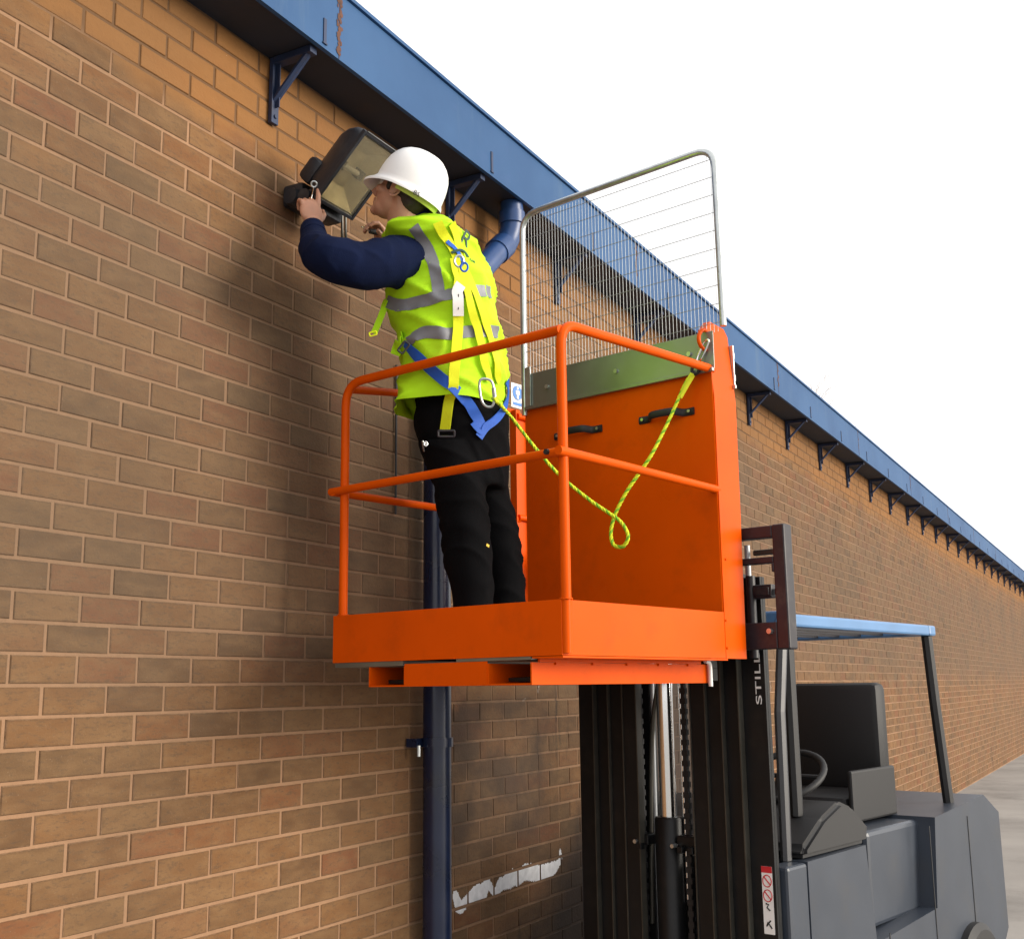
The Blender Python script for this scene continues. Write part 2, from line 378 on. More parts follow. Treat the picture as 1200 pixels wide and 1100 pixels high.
# ------------------------------------------------------------------ brick building
WTOP = 3.915; XL, XR = -1.6, 62.0
bld = empty('brick_building', (6, WY, 0))
tag(bld, 'long low brown brick building with a blue painted eaves fascia', 'building')
def sub(o):   # keep world coordinates of the mesh, parent moved root
    o.location = -Vector(bld.location); return o
sub(obj('mortar_wall', B(XL, XR, WY, WY + .3, 0, WTOP), M['mortar'], bld))
def brick_verts(w, h, d=.02, bev=.0022):
    a, b_ = w / 2, h / 2
    o = [(-a, d, -b_), (a, d, -b_), (a, d, b_), (-a, d, b_)]
    i = [(-a, bev, -b_), (a, bev, -b_), (a, bev, b_), (-a, bev, b_)]
    f = [(-a + bev, 0, -b_ + bev), (a - bev, 0, -b_ + bev), (a - bev, 0, b_ - bev), (-a + bev, 0, b_ - bev)]
    return o + i + f, [(0, 4, 5, 1), (1, 5, 6, 2), (2, 6, 7, 3), (3, 7, 4, 0), (4, 8, 9, 5), (5, 9, 10, 6), (6, 10, 11, 7), (7, 11, 8, 4), (8, 11, 10, 9)]
bricks = []
rng = random.Random(3)
for row in range(-19, 28):
    z = BZ0 + (row + .5) * BH
    if row == 27: continue
    par = .5 * (row % 2)
    # the row just below line -4 has a joint at BX0
    for col in range(-22, 262):
        xc = BX0 + (col - par) * BL
        if xc < XL + .12 or xc > XR - .12: continue
        bricks.append((xc, z, rng.uniform(-.0018, .0018), rng.uniform(-.0012, .0012), rng.uniform(-.0014, .0012), rng.uniform(-.006, .006)))
def hidden(u, v):
    if not (262 < u < 930 and -8 < v < 1108): return True
    if 440 < u < 617 and 165 < v < 705: return True
    if 345 < u < 490 and 225 < v < 345: return True
    if 345 < u < 520 and 150 < v < 250: return True
    if 392 < u < 875 and 700 < v < 802: return True
    if u > 610 and v < 800: return True
    if u > 686: return True
    if 497 < u < 531: return True
    return False
cand = []
for i, b_ in enumerate(bricks):
    if b_[0] > 7: continue
    u, v = proj(Vector((b_[0], WY, b_[1])))
    if hidden(u, v): continue
    e1 = proj(Vector((b_[0] - .107, WY, b_[1] - .036))); e2 = proj(Vector((b_[0] + .107, WY, b_[1] + .036)))
    e3 = proj(Vector((b_[0] - .107, WY, b_[1] + .036)))
    cand.append((abs((e2[0] - e1[0]) * (e3[1] - e1[1])), i))
cand.sort(reverse=True); single = {i for a, i in cand[:300]}
BW, BHH, PR = BL - .0100, BH - .0098, .0032
vv, ff = brick_verts(BW, BHH)
bme = bpy.data.meshes.new('brick'); bme.from_pydata(vv, [], ff); bme.materials.append(M['brick'])
for i in sorted(single):
    xc, z, dx, dz, dy, rr = bricks[i]
    o = bpy.data.objects.new('brick', bme); C.objects.link(o); o.parent = bld
    o.location = Vector((xc + dx, WY - PR + dy, z + dz)) - Vector(bld.location); o.rotation_euler = (0, rr, 0)
V_, F_ = [], []
for i, (xc, z, dx, dz, dy, rr) in enumerate(bricks):
    if i in single: continue
    k = len(V_); c_, s_ = math.cos(rr), math.sin(rr)
    V_ += [(xc + dx + a * c_ + c__ * s_, WY - PR + dy + b_, z + dz - a * s_ + c__ * c_) for a, b_, c__ in vv]
    F_ += [tuple(j + k for j in f) for f in ff]
me = bpy.data.meshes.new('bricks'); me.from_pydata(V_, [], F_)
o = sub(obj('bricks', me, M['brick'], bld)); o['kind'] = 'stuff'
# eaves: soffit, fascia, roof
FY = 2.43
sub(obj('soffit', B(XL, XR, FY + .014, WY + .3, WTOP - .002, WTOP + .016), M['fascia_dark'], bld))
bm = B(XL, XR, FY - .006, FY + .012, WTOP - .012, WTOP + .255)
box(bm, XL, XR, FY - .018, FY + .05, WTOP + .257, WTOP + .272)
sub(obj('fascia', bm, M['fascia'], bld))
sub(obj('roof', B(XL, XR, FY + .052, WY + 9, WTOP + .2, WTOP + .26), M['roof'], bld))
bm = bmesh.new(); 
for x in (XL, XR - .3): box(bm, x, x + .3, WY + .302, WY + 9, 0, WTOP + .19)
box(bm, XL, XR, WY + 8.7, WY + 8.99, 0, WTOP + .19)
sub(obj('rear_wall', bm, M['mortar'], bld))
# brackets: a leg on the wall, an arm under the soffit and a brace
xs = [1.9, 3.052, 4.29, 5.40, 6.53, 7.70, 8.88, 10.03] + [10.03 + 1.17 * k for k in range(1, 30)]
def bracket_mesh():
    bm = bmesh.new()
    box(bm, -.019, .019, -.026, -.0085, -.262, -.002, .002)
    box(bm, -.019, .019, -.20, -.027, -.030, -.003, .002)
    box(bm, -.002, .002, -.045, -.027, -.20, -.032)
    tube(bm, [(0, -.018, -.175), (0, -.18, -.02)], [(.010, .016)] * 2, 6, up=(0, 1, 0))
    q = bmesh.ops.create_cone(bm, cap_ends=True, segments=8, radius1=.008, radius2=.008, depth=.008, matrix=Matrix.Translation((0, -.028, -.235)) @ Matrix.Rotation(math.pi / 2, 4, 'X'))
    me = bpy.data.meshes.new('eaves_bracket'); bm.to_mesh(me); bm.free(); me.materials.append(M['bracket']); return me
brm = bracket_mesh()
for x in xs:
    o = bpy.data.objects.new('eaves_bracket', brm); C.objects.link(o); o.parent = bld; o.location = Vector((x + random.uniform(-.01, .01), WY, WTOP - .003)) - Vector(bld.location); o.rotation_euler = (0, random.uniform(-.02, .02), random.uniform(-.03, .03))
bm = B(-.008, .008, -.004, .0, -.075, .02)
sm = bpy.data.meshes.new('fascia_strap'); box(bm, -.012, .012, -.006, .0, -.082, -.076); bm.to_mesh(sm); bm.free(); sm.materials.append(M['bracket'])
for x in [x_ + .01 for x_ in xs]:
    o = bpy.data.objects.new('fascia_strap', sm); C.objects.link(o); o.parent = bld; o.location = Vector((x, FY - .0065, WTOP + .085)) - Vector(bld.location)
# fascia joints with rust weeping from them
for x, dens in ((3.15, 26), (6.03, 14), (9.02, 18), (12.0, 10), (15.0, 16), (18.1, 12), (21.0, 20), (24.2, 9)):
    bm = bmesh.new(); rg = random.Random(int(x * 10))
    box(bm, x - .002, x + .002, FY - .0075, FY - .0062, WTOP - .01, WTOP + .255)
    zz = WTOP + .25
    for k in range(dens):
        zc = WTOP + .25 - k * (.20 if dens < 20 else .25) / dens; ww = rg.uniform(.004, .014); xo = x + rg.uniform(-.014, .014)
        pts = [(xo + rg.uniform(-1, 1) * .002 + ww * math.cos(a), zc + rg.uniform(.006, .014) * math.sin(a)) for a in [j * math.pi / 4 for j in range(8)]]
        vs_ = [bm.verts.new((px, FY - .0078 - k * .00003, pz)) for px, pz in pts]; bm.faces.new(vs_)
    sub(obj('fascia_joint', bm, M['rust'], bld))
# old white paint smear on the wall, broken at the joints
cl = [(533.5, 1050, 10), (539.5, 1062, 12), (548.5, 1052, 9), (556, 1047, 12), (566, 1044, 15), (571, 1036, 9), (580, 1045, 7), (587.5, 1036, 13), (604, 1027, 14), (617.5, 1022, 14), (634, 1022, 15), (647, 1017, 12), (656, 1008, 6), (656, 997, 4)]
pw = []
for u, v, ww in cl:
    d = ray(u, v); p = CAM + d * ((WY - PR) / d.y); pw.append((p.x, p.z, 1.3 * ww * (p.x * .88 + 1.27) / F / 2))
path = smooth_path([(a, b_, c) for a, b_, c in pw], 10)
bm = bmesh.new(); S = .0045
x0 = min(p[0] for p in path) - .05; x1 = max(p[0] for p in path) + .05; z0 = min(p[1] for p in path) - .05; z1 = max(p[1] for p in path) + .05
nx, nz_ = int((x1 - x0) / S), int((z1 - z0) / S)
for i in range(nx):
    for j in range(nz_):
        x, z = x0 + (i + .5) * S, z0 + (j + .5) * S
        nn = noise.noise(Vector((x * 14, z * 14, 0))) * .3 + noise.noise(Vector((x * 90, z * 90, 3))) * .16
        if not any((x - p[0]) ** 2 + (z - p[1]) ** 2 < (p[2] * (1 + nn)) ** 2 for p in path): continue
        row = math.floor((z - BZ0) / BH); fz = (z - BZ0) / BH - row
        fx = (x - BX0) / BL + .5 * (row % 2) + .5; fx -= math.floor(fx)
        if min(fz, 1 - fz) * BH < .0062 or min(fx, 1 - fx) * BL < .0062: continue
        yy = WY - PR - .0018
        bm.faces.new([bm.verts.new(p) for p in ((x - S / 2, yy, z - S / 2), (x + S / 2, yy, z - S / 2), (x + S / 2, yy, z + S / 2), (x - S / 2, yy, z + S / 2))])
bmesh.ops.remove_doubles(bm, verts=bm.verts, dist=.0005)
sub(obj('paint_smear', bm, M['smear'], bld))
# thin dark conduit clipped to the wall behind the worker
sub(obj('wall_cable', T([(3.86, WY - .014, z) for z in (2.93, 2.7, 2.5, 2.3)], .005, 8), M['dark'], bld))

# ------------------------------------------------------------------ downpipe
dp = empty('downpipe', (4.055, 2.565, 0)); tag(dp, 'dark navy rainwater downpipe with a swan neck below the eaves beside the platform', 'downpipe')
def s2(o, r=dp): o.location = -Vector(r.location); return o
pz = 1.6
top = [(4.63, 2.50, WTOP - .004), (4.63, 2.50, 3.80), (4.60, 2.515, 3.70), (4.50, 2.525, 3.61), (4.20, 2.56, 3.30), (4.085, 2.565, 3.17), (4.055, 2.565, 3.02)]
s2(obj('swan_neck', T(smooth_path(top, 6), .055, 20), M['blue_pipe'], dp, 40))
s2(obj('pipe', T([(4.055, 2.565, z) for z in (3.04, 2.0, 1.0, 0.05)], .0575, 24), M['navy_pipe'], dp, 40))
bm = T([(4.63, 2.50, 3.86), (4.63, 2.50, 3.80)], .064, 20); s2(obj('socket', bm, M['blue_pipe'], dp, 40))
s2(obj('socket', T([(4.585, 2.52, 3.685), (4.52, 2.525, 3.628)], .063, 20), M['blue_pipe'], dp, 40))
s2(obj('socket', T([(4.055, 2.565, 3.09), (4.055, 2.565, 3.0)], .065, 24), M['navy_pipe'], dp, 40))
for z in (1.385, 2.95, .35):
    bm = T([(4.055, 2.565, z + .018), (4.055, 2.565, z - .018)], .0655, 24)
    box(bm, 3.955, 4.155, 2.60, 2.612, z - .017, z + .017); box(bm, 3.955, 3.97, 2.612, WY - .008, z - .017, z + .017); box(bm, 4.14, 4.155, 2.612, WY - .008, z - .017, z + .017)
    cl_ = s2(obj('pipe_clamp', bm, M['navy_pipe'], dp, 40))
    obj('clamp_bolt', T([(3.965, 2.595, z - .01), (3.965, 2.595, z - .052)], .007, 8), M['galv'], cl_, 40)

# ------------------------------------------------------------------ platform (cage)
HD = YAW - CAGE
OA = Vector((2.998, 1.473, 1.694))
EX = Vector((math.cos(HD), math.sin(HD), 0)); EY = Vector((-math.sin(HD), math.cos(HD), 0))
def G(x, y, z): return OA + EX * x + EY * y + Vector((0, 0, z))
def Lc(p): d = p - OA; return Vector((d.dot(EX), d.dot(EY), d.z))
cg = empty('work_platform', OA, HD); tag(cg, 'orange steel forklift work platform with guard rails and tall wire mesh screen', 'work platform')
O = M['orange']; OT = M['orange_tube']; XB = .917
bm = bmesh.new(); box(bm, .004, XB - .004, .004, .992, 0.0, .006)
for i in range(15):
    for j in range(16):
        cx, cy = .05 + i * .058, .05 + j * .058; a = math.pi / 4 if (i + j) % 2 else -math.pi / 4
        box(bm, -.02, .02, -.005, .005, .006, .008, mtx=Matrix.Translation((cx, cy, 0)) @ Matrix.Rotation(a, 4, 'Z'))
obj('floor_plate', bm, M['galv_sheet'], cg)
obj('kick_plate', B(0, .0035, 0, .996, -.006, .154, .001), O, cg)
obj('kick_plate', B(.0037, XB + .002, 0.0, .0035, -.006, .154, .001), O, cg)
obj('kick_plate', B(.0037, XB + .03, .9925, .996, -.006, .154, .001), O, cg)
R_ = .0155
obj('guard_hoop', T(fillet([(.018, -.004, .0), (.018, -.004, .990), (.935, .012, 1.035)], .075), R_, 14), OT, cg, 40)
obj('guard_hoop', T(fillet([(.018, .966, .0), (.018, .968, .975), (.018, -.004, .968)], .085), R_, 14), OT, cg, 40)
bm = T([(.0, 1.02, .588), (.0, .85, .588), (.0, .1, .588), (.0, -.015, .588)], R_ * .92, 14)
mr_ = obj('mid_rail', bm, OT, cg, 40)
obj('mid_rail', T([(-.02, -.016, .588), (.3, -.012, .588), (.935, .012, .590)], R_ * .92, 14), OT, cg, 40)
bm = bmesh.new(); bmesh.ops.create_cone(bm, cap_ends=True, segments=6, radius1=.009, radius2=.009, depth=.01, matrix=Matrix.Translation((-.018, .03, .590)) @ Matrix.Rotation(math.pi / 2, 4, 'Y'))
obj('rail_bolt', bm, M['dark'], cg)
obj('side_rail', T([(.05, .975, .962), (.3, .992, 1.0), (1.0, .995, 1.045)], R_ * .92, 14), OT, cg, 40)
obj('side_rail', T([(-.01, 1.0, .585), (.3, .997, .585), (1.0, .995, .59)], R_ * .92, 14), OT, cg, 40)
for x, y in ((.018, -.004), (.018, .966)):
    obj('post_weld', T([(x + .0175 * math.cos(a), y + .0175 * math.sin(a), .1555 + .0012 * math.sin(a * 7)) for a in [k * math.pi / 12 for k in range(24)]], .0028, 6, closed=True), OT, cg, 40)
# back board
bm = B(XB, XB + .003, .004, .885, .0, 1.03); box(bm, XB + .0032, XB + .03, .882, .885, 0, 1.03)
obj('back_panel', bm, O, cg)
st = obj('steel_strip', B(XB - .006, XB - .003, -.012, .872, 1.03, 1.172, .0008), M['galv_sheet'], cg)
obj('strip_lip', B(XB - .022, XB - .0065, -.012, .872, 1.018, 1.032, .002), M['galv_sheet'], st)
for y, z in ((.762, 1.10), (.42, 1.10), (.09, 1.102), (.62, 1.10), (.25, 1.10))[:3]:
    bm = bmesh.new(); bmesh.ops.create_cone(bm, cap_ends=True, segments=6, radius1=.0095, radius2=.0075, depth=.008, matrix=Matrix.Translation((XB - .010, y, z)) @ Matrix.Rotation(math.pi / 2, 4, 'Y'))
    obj('strip_bolt', bm, M['galv'], st)
# mesh screen
msf = obj('screen_frame', T(fillet([(XB - .004, .885, 1.0), (XB - .004, .883, 1.872), (XB - .004, -.05, 1.878), (XB - .004, -.055, 1.18)], .085), .0125, 14), M['galv'], cg, 40)
obj('screen_foot', B(XB - .014, XB - .008, .845, .872, 1.035, 1.20, .001), M['galv'], msf)
def wire_mesh(a, b_, nm):
    bm = T([a, b_], .0009 if nm[0] == 'u' else .0013, 6); me = bpy.data.meshes.new(nm); bm.to_mesh(me); bm.free(); me.materials.append(M['wire' if nm[0] == 'u' else 'wire_grey']); return me
vw = wire_mesh((0, 0, 0), (0, 0, .69), 'upright_wire'); hw = wire_mesh((0, 0, 0), (0, .925, 0), 'cross_wire')
nW = 58
for k in range(nW):
    o = bpy.data.objects.new('upright_wire', vw); C.objects.link(o); o.parent = msf
    o.location = (XB - .002 + random.uniform(-.0006, .0006), -.04 + .915 * (k + .5) / nW, 1.165)
for k in range(10):
    o = bpy.data.objects.new('cross_wire', hw); C.objects.link(o); o.parent = msf
    o.location = (XB + .001, -.048, 1.20 + k * .0705)
# columns
bm = bmesh.new()
def col_section(bm, x0, x1, y0, sgn, z0, z1, lean):
    t = .0035
    yy = lambda z: y0 + sgn * lean * max(0, (z - .93) / .27)
    zs = [z0, .93, z1] if z1 > .93 else [z0, z1]
    for a, b_ in zip(zs, zs[1:]):
        q = []
        for z in (a, b_):
            y = yy(z)
            q.append([(x0, y, z), (x1, y, z), (x1, y + sgn * .035, z), (x1 - t, y + sgn * .035, z), (x1 - t, y + sgn * t, z), (x0 + t, y + sgn * t, z), (x0 + t, y + sgn * .035, z), (x0, y + sgn * .035, z)])
        r = [[bm.verts.new(p) for p in s] for s in q]
        n = 8
        for i in range(n): bm.faces.new((r[0][i], r[0][(i + 1) % n], r[1][(i + 1) % n], r[1][i]))
        if a == z0: bm.faces.new(r[0])
        if b_ == z1: bm.faces.new(r[1])
col_section(bm, XB + .004, 1.062, -.0005, 1, -.006, 1.19, .022)
bmesh.ops.remove_doubles(bm, verts=bm.verts, dist=.0001)
for v in bm.verts:                    # clipped outer top corner, flare of the head
    if v.co.z > 1.1 and v.co.x > 1.0: v.co.z -= .0
    if v.co.z > .9 and v.co.x > 1.0: v.co.x += .012
prism(bm, [(XB + .004, 1.1905), (1.074, 1.1905), (1.05, 1.215), (.95, 1.222)], 'y', .0215, .050)
c1 = obj('column', bm, O, cg)
bm = bmesh.new(); col_section(bm, .945, 1.062, .994, -1, -.006, 1.045, .0)
obj('column', bm, O, cg)
for z in (1.027, .596):
    obj('rail_socket', T([(.985, .985, z), (1.09, .975, z)], .013, 10), OT, cg, 40)
bm = B(1.0755, 1.082, .0, .03, 1.0, 1.155, .002); box(bm, 1.0825, 1.094, .004, .022, 1.02, 1.045, .002); box(bm, 1.0825, 1.094, .004, .022, 1.105, 1.13, .002); box(bm, 1.066, 1.0755, -.008, .022, .985, 1.0, .002)
obj('latch_plate', bm, M['galv'], cg)
for z in (.34, .125, .03):
    bm = bmesh.new(); bmesh.ops.create_cone(bm, cap_ends=True, segments=8, radius1=.005, radius2=.004, depth=.004, matrix=Matrix.Translation((.945 if z > .2 else .928, -.003, z)) @ Matrix.Rotation(math.pi / 2, 4, 'X'))
    obj('column_rivet', bm, O, cg)
obj('anchor_eye', T(smooth_path([(.93, .018, 1.175), (.90, .022, 1.178), (.878, .026, 1.155), (.878, .026, 1.125), (.898, .022, 1.105), (.928, .018, 1.108)], 5), .0075, 10), O, cg, 40)
# handles on the back board
for y0, y1, z in ((.322, .082, .888), (.730, .497, .888)):
    pts = [(XB - .004, y0, z), (XB - .004, y0 - .045, z), (XB - .035, y0 - .075, z + .004), (XB - .035, y1 + .075, z + .004), (XB - .004, y1 + .045, z), (XB - .004, y1, z)]
    bm = T(smooth_path(pts, 5), [(.0145, .006)] * (5 * 5 + 1), 10, up=(0, 0, 1))
    h = obj('grab_handle', bm, M['dark'], cg, 40)
    for y in (y0 - .018, y1 + .018):
        b2 = bmesh.new(); bmesh.ops.create_cone(b2, cap_ends=True, segments=8, radius1=.006, radius2=.005, depth=.006, matrix=Matrix.Translation((XB - .0125, y, z)) @ Matrix.Rotation(math.pi / 2, 4, 'Y'))
        obj('handle_screw', b2, M['galv'], h)
# fork pockets under the floor
for y0, y1 in ((.116, .285), (.645, .81)):
    bm = B(.002, 1.0, y0, y0 + .005, -.088, -.0232); box(bm, .002, .93, y1, y1 + .005, -.088, -.0232); box(bm, .002, .93, y0 + .0052, y1 - .0002, -.088, -.083)
    if y0 < .2:
        for k in range(5): box(bm, .11 + .185 * k, .165 + .185 * k, y0 - .0065, y0 - .0002, -.030, -.0072)
    obj('fork_pocket', bm, O, cg)
bm = B(.0, .004, .2905, .6448, -.088, -.0165); box(bm, .0045, .2, .2905, .6448, -.088, -.084)
obj('pocket_web', bm, O, cg)
obj('floor_bearer', B(.003, .85, .655, .985, -.022, -.0066), M['galv_sheet'], cg); obj('floor_bearer', B(.003, .85, .119, .42, -.0155, -.0066), M['galv_sheet'], cg)
obj('skid_flange', B(.03, .93, .108, .1155, -.0225, -.0130), O, cg)
obj('toe_lip', B(.002, .93, -.001, .114, -.0125, -.0072), O, cg)
obj('locking_pin', T(fillet([(.955, .105, -.012), (.985, .105, -.014), (.985, .105, -.1)], .02), .008, 10), M['white'], cg, 40)
# mandatory-harness sign on the far column
sg = obj('safety_sign', B(.94, 1.015, .978, .981, 1.06, 1.165), M['white'], cg)
bm = bmesh.new(); bmesh.ops.create_circle(bm, cap_ends=True, segments=28, radius=.031, matrix=Matrix.Translation((.978, .9762, 1.125)) @ Matrix.Rotation(math.pi / 2, 4, 'X')); obj('sign_disc', bm, M['signblue'], sg)
bm = bmesh.new(); bmesh.ops.create_circle(bm, cap_ends=True, segments=12, radius=.006, matrix=Matrix.Translation((.978, .975, 1.145)) @ Matrix.Rotation(math.pi / 2, 4, 'X'))
box(bm, .971, .985, .9748, .9755, 1.112, 1.136); box(bm, .966, .970, .9748, .9755, 1.118, 1.135); box(bm, .986, .990, .9748, .9755, 1.118, 1.135); box(bm, .972, .977, .9748, .9755, 1.099, 1.1115); box(bm, .979, .984, .9748, .9755, 1.099, 1.1115)
obj('sign_figure', bm, M['white'], sg)
obj('sign_caption', B(.95, 1.006, .9765, .9775, 1.07, 1.083), M['signblue'], sg)

# ------------------------------------------------------------------ forklift
fk = empty('forklift', G(1.3, .46, -1.694), HD); tag(fk, 'dark grey forklift truck with a raised black mast behind the orange platform', 'forklift')
FO = Vector((-1.3, -.46, 1.694))
def fo(name, bm, m_, parent=fk, sm=None):
    o = obj(name, bm, m_, parent, sm)
    if parent is fk: o.location = FO
    return o
GZ = -1.694
MT = .30
def channel(side, name, y0, y1, x0, x1, z0, z1, lip=.012):
    bm = bmesh.new()
    a, b_ = min(y0, y1), max(y0, y1)
    box(bm, x0, x0 + .014, a, b_, z0, z1, .0015)                       # front flange
    ye = b_ - lip if side > 0 else a
    box(bm, x0 + .0145, x1, ye, ye + lip, z0, z1)                       # web
    box(bm, x1 + .0005, x1 + .014, a, b_, z0, z1, .0015)                # rear flange
    return fo(name, bm, M['black'])
for s in (-1, 1):
    c = .455
    f = lambda d: c + s * d
    channel(s, 'outer_mast_channel', f(.335), f(.43), 1.235, 1.255, GZ + .08, MT)
    channel(s, 'middle_mast_channel', f(.262), f(.33), 1.225, 1.345, GZ + .12, MT + .02)
    channel(s, 'inner_mast_channel', f(.192), f(.258), 1.215, 1.32, GZ + .15, MT + .05)
    channel(s, 'roller_channel', f(.125), f(.188), 1.205, 1.30, GZ + .2, MT - .1)
    for d in (.1235, .19, .26, .333):
        fo('channel_edge', B(1.2, 1.2345, f(d) - .0022, f(d) + .0022, GZ + .2, MT - .1), M['edge'])
fo('lift_cylinder', T([(1.27, .487, GZ + .1), (1.27, .487, -.60), (1.27, .487, -.592)], [.055, .055, .05], 24), M['black'], sm=40)
fo('cylinder_rod', T([(1.27, .487, -.6), (1.27, .487, .25)], .033, 24), M['chrome'], sm=40)
fo('cylinder_rod', T([(1.29, .425, -.9), (1.29, .425, .25)], .010, 12), M['chrome'], sm=40)
fo('hose', T(smooth_path([(1.30, .60, -1.0), (1.30, .585, -.5), (1.29, .56, -.25), (1.28, .515, -.05), (1.27, .47, .2)], 6), .010, 10), M['edge'], sm=40)
fo('hose', T(smooth_path([(1.31, .57, -1.5), (1.31, .575, -.6), (1.31, .57, -.1), (1.31, .56, .2)], 6), .008, 10), M['wire'], sm=40)
for y in (.39, .598):
    bm = bmesh.new(); k = 0; z = GZ + .3
    while z < .22:
        w_ = .013 if k % 2 else .008
        box(bm, 1.245, 1.262, y - w_, y + w_, z, z + .021); z += .0195; k += 1
    fo('lift_chain', bm, M['dark'])
bm = B(1.315, 1.36, .12, .80, -.80, -.735, .004); box(bm, 1.23, 1.31, .34, .43, -.70, -.655, .004); box(bm, 1.23, 1.30, .56, .64, -.70, -.66, .004)
for y in (.40, .355, .585): box(bm, 1.2, 1.228, y - .012, y + .012, -.715, -.69, .003)
fo('cross_member', bm, M['black'])
fo('cylinder_bolt', T([(1.195, .43, -.69), (1.225, .43, -.69)], .008, 8), M['galv']); fo('cylinder_bolt', T([(1.195, .60, -.685), (1.225, .60, -.685)], .008, 8), M['galv'])
fo('mast_foot', B(1.21, 1.40, .03, .885, GZ + .06, GZ + .075, .003), M['black'])
# carriage
yc = .455
bm = bmesh.new()
for s in (-1, 1):
    f = lambda d: yc + s * d
    a, b_ = sorted((f(.606), f(.556))); box(bm, 1.105, 1.165, a, b_, .025, .47, .006)
    a, b_ = sorted((f(.556), f(.38)))
    box(bm, 1.108, 1.155, a, b_, .425, .468, .004); box(bm, 1.108, 1.15, a, b_, .333, .356, .004); box(bm, 1.108, 1.155, a, b_, .027, .122, .004)
    a, b_ = sorted((f(.557), f(.545))); box(bm, 1.109, 1.150, a, b_, .30, .335, .005)
box(bm, 1.125, 1.165, yc - .379, yc + .379, .38, .466, .004); box(bm, 1.125, 1.165, yc - .379, yc + .379, .03, .12, .004)
ca = fo('fork_carriage', bm, M['carriage'])
o = obj('carriage_bolt', T([(1.095, -.075, .09), (1.11, -.075, .09)], .010, 8), M['galv'], ca)
fo('guide_rod', T([(1.20, .045, .0), (1.20, .045, .30)], .018, 12), M['carriage'], sm=40)
fo('guide_rod', T([(1.20, .052, .30), (1.20, .052, .415)], .011, 12), M['wire'], sm=40)
bm = B(1.19, 1.23, -.045, .05, .215, .265, .005); box(bm, 1.185, 1.19, -.035, .03, .225, .255, .002); box(bm, 1.2, 1.225, -.085, -.05, .225, .25, .004)
fo('valve_block', bm, M['carriage'])
fo('valve_block', B(1.2, 1.225, -.09, .03, .375, .395, .004), M['edge'])
fo('hose', T(smooth_path([(1.22, -.06, .24), (1.25, -.075, .20), (1.25, -.04, .16), (1.27, .0, .10), (1.28, .06, .0)], 6), .008, 8), M['guard_blue'], sm=40)
for y in (.201, .7275):
    bm = bmesh.new(); prism(bm, [(.06, -.078), (1.104, -.080), (1.104, -.036), (.9, -.04), (.06, -.066)], 'y', y - .055, y + .055)
    box(bm, 1.065, 1.1045, y - .055, y + .055, -.035, .42)
    fo('fork', bm, M['black'])
# outer cover carrying the maker's letters
def text(body, size, mtx, m_, parent, name, ext=.0008):
    cu = bpy.data.curves.new(name, 'FONT'); cu.body = body; cu.size = size; cu.extrude = ext; cu.align_x = 'CENTER'; cu.align_y = 'CENTER'
    to = bpy.data.objects.new(name, cu); C.objects.link(to)
    dg = bpy.context.evaluated_depsgraph_get(); me = bpy.data.meshes.new_from_object(to.evaluated_get(dg)); bpy.data.objects.remove(to)
    me.transform(mtx); me.materials.clear(); me.materials.append(m_)
    o = bpy.data.objects.new(name, me); C.objects.link(o); o.parent = parent; return o
# letters run upward on the front flange of the right outer channel (faces -X)
facing = Matrix(((0, 0, -1, 0), (-1, 0, 0, 0), (0, 1, 0, 0), (0, 0, 0, 1)))
tm = Matrix.Translation((1.2335, .052, -.075)) @ facing @ Matrix.Rotation(math.pi / 2, 4, 'Z') @ Matrix.Diagonal((1.12, .45, 1, 1))
t_ = text('STILL', .074, tm, M['white'], fk, 'maker_lettering'); t_.location = FO
lb = fo('warning_label', B(1.2325, 1.2338, .036, .078, -.965, -.735), M['white'])
obj('label_band', B(1.2315, 1.2322, .036, .078, -.757, -.735), M['signred'], lb)
for z in (-.785, -.835):
    obj('label_ring', T([(1.2316, .057 + .017 * math.cos(a), z + .02 * math.sin(a)) for a in [k * math.pi / 10 for k in range(20)]], .0018, 6, closed=True), M['signred'], lb)
    obj('label_figure', T([(1.2316, .045, z - .012), (1.2316, .068, z + .013)], .0022, 6), M['signred'], lb)
obj('label_figure', T([(1.2316, .05, -.885), (1.2316, .062, -.875), (1.2316, .055, -.865), (1.2316, .066, -.862)], .0028, 6), M['ink'], lb)
obj('label_figure', T([(1.2316, .046, -.945), (1.2316, .062, -.925), (1.2316, .067, -.938), (1.2316, .050, -.918)], .0028, 6), M['ink'], lb)
# truck body behind the mast
bm = bmesh.new()
prism(bm, [(1.44, GZ + .22), (3.35, GZ + .22), (3.55, GZ + .40), (3.55, GZ + .95), (3.35, GZ + 1.05), (2.7, GZ + 1.0), (2.65, GZ + .62), (2.0, GZ + .58), (1.95, GZ + .96), (1.44, GZ + .955)], 'y', .0, .93)
fo('body', bm, M['greyblue'])
bm = bmesh.new()
prism(bm, [(1.445, -.732), (2.0, -.732), (2.02, -.66), (1.90, -.585), (1.78, -.55), (1.62, -.60), (1.45, -.69)], 'y', .012, .918)
bmesh.ops.bevel(bm, geom=bm.edges[:], offset=.018, segments=3, affect='EDGES')
fo('dashboard', bm, M['dark'], sm=35)
for y in (.0, .84): fo('front_fender', B(1.285, 1.438, y, y + .09, GZ + .25, -.742, .012), M['greyblue'])
fo('front_panel', B(1.385, 1.436, .04, .88, GZ + .3, -.76, .01), M['guard'])
stc = Vector((1.86, .30, -.47)); ax = Vector((-.5, 0, .85)).normalized(); e1 = Vector((0, 1, 0)); e2 = ax.cross(e1)
sw_ = fo('steering_wheel', T([stc + e1 * .17 * math.cos(a) + e2 * .17 * math.sin(a) for a in [k * math.pi / 18 for k in range(36)]], .014, 10, closed=True), M['dark'], sm=40)
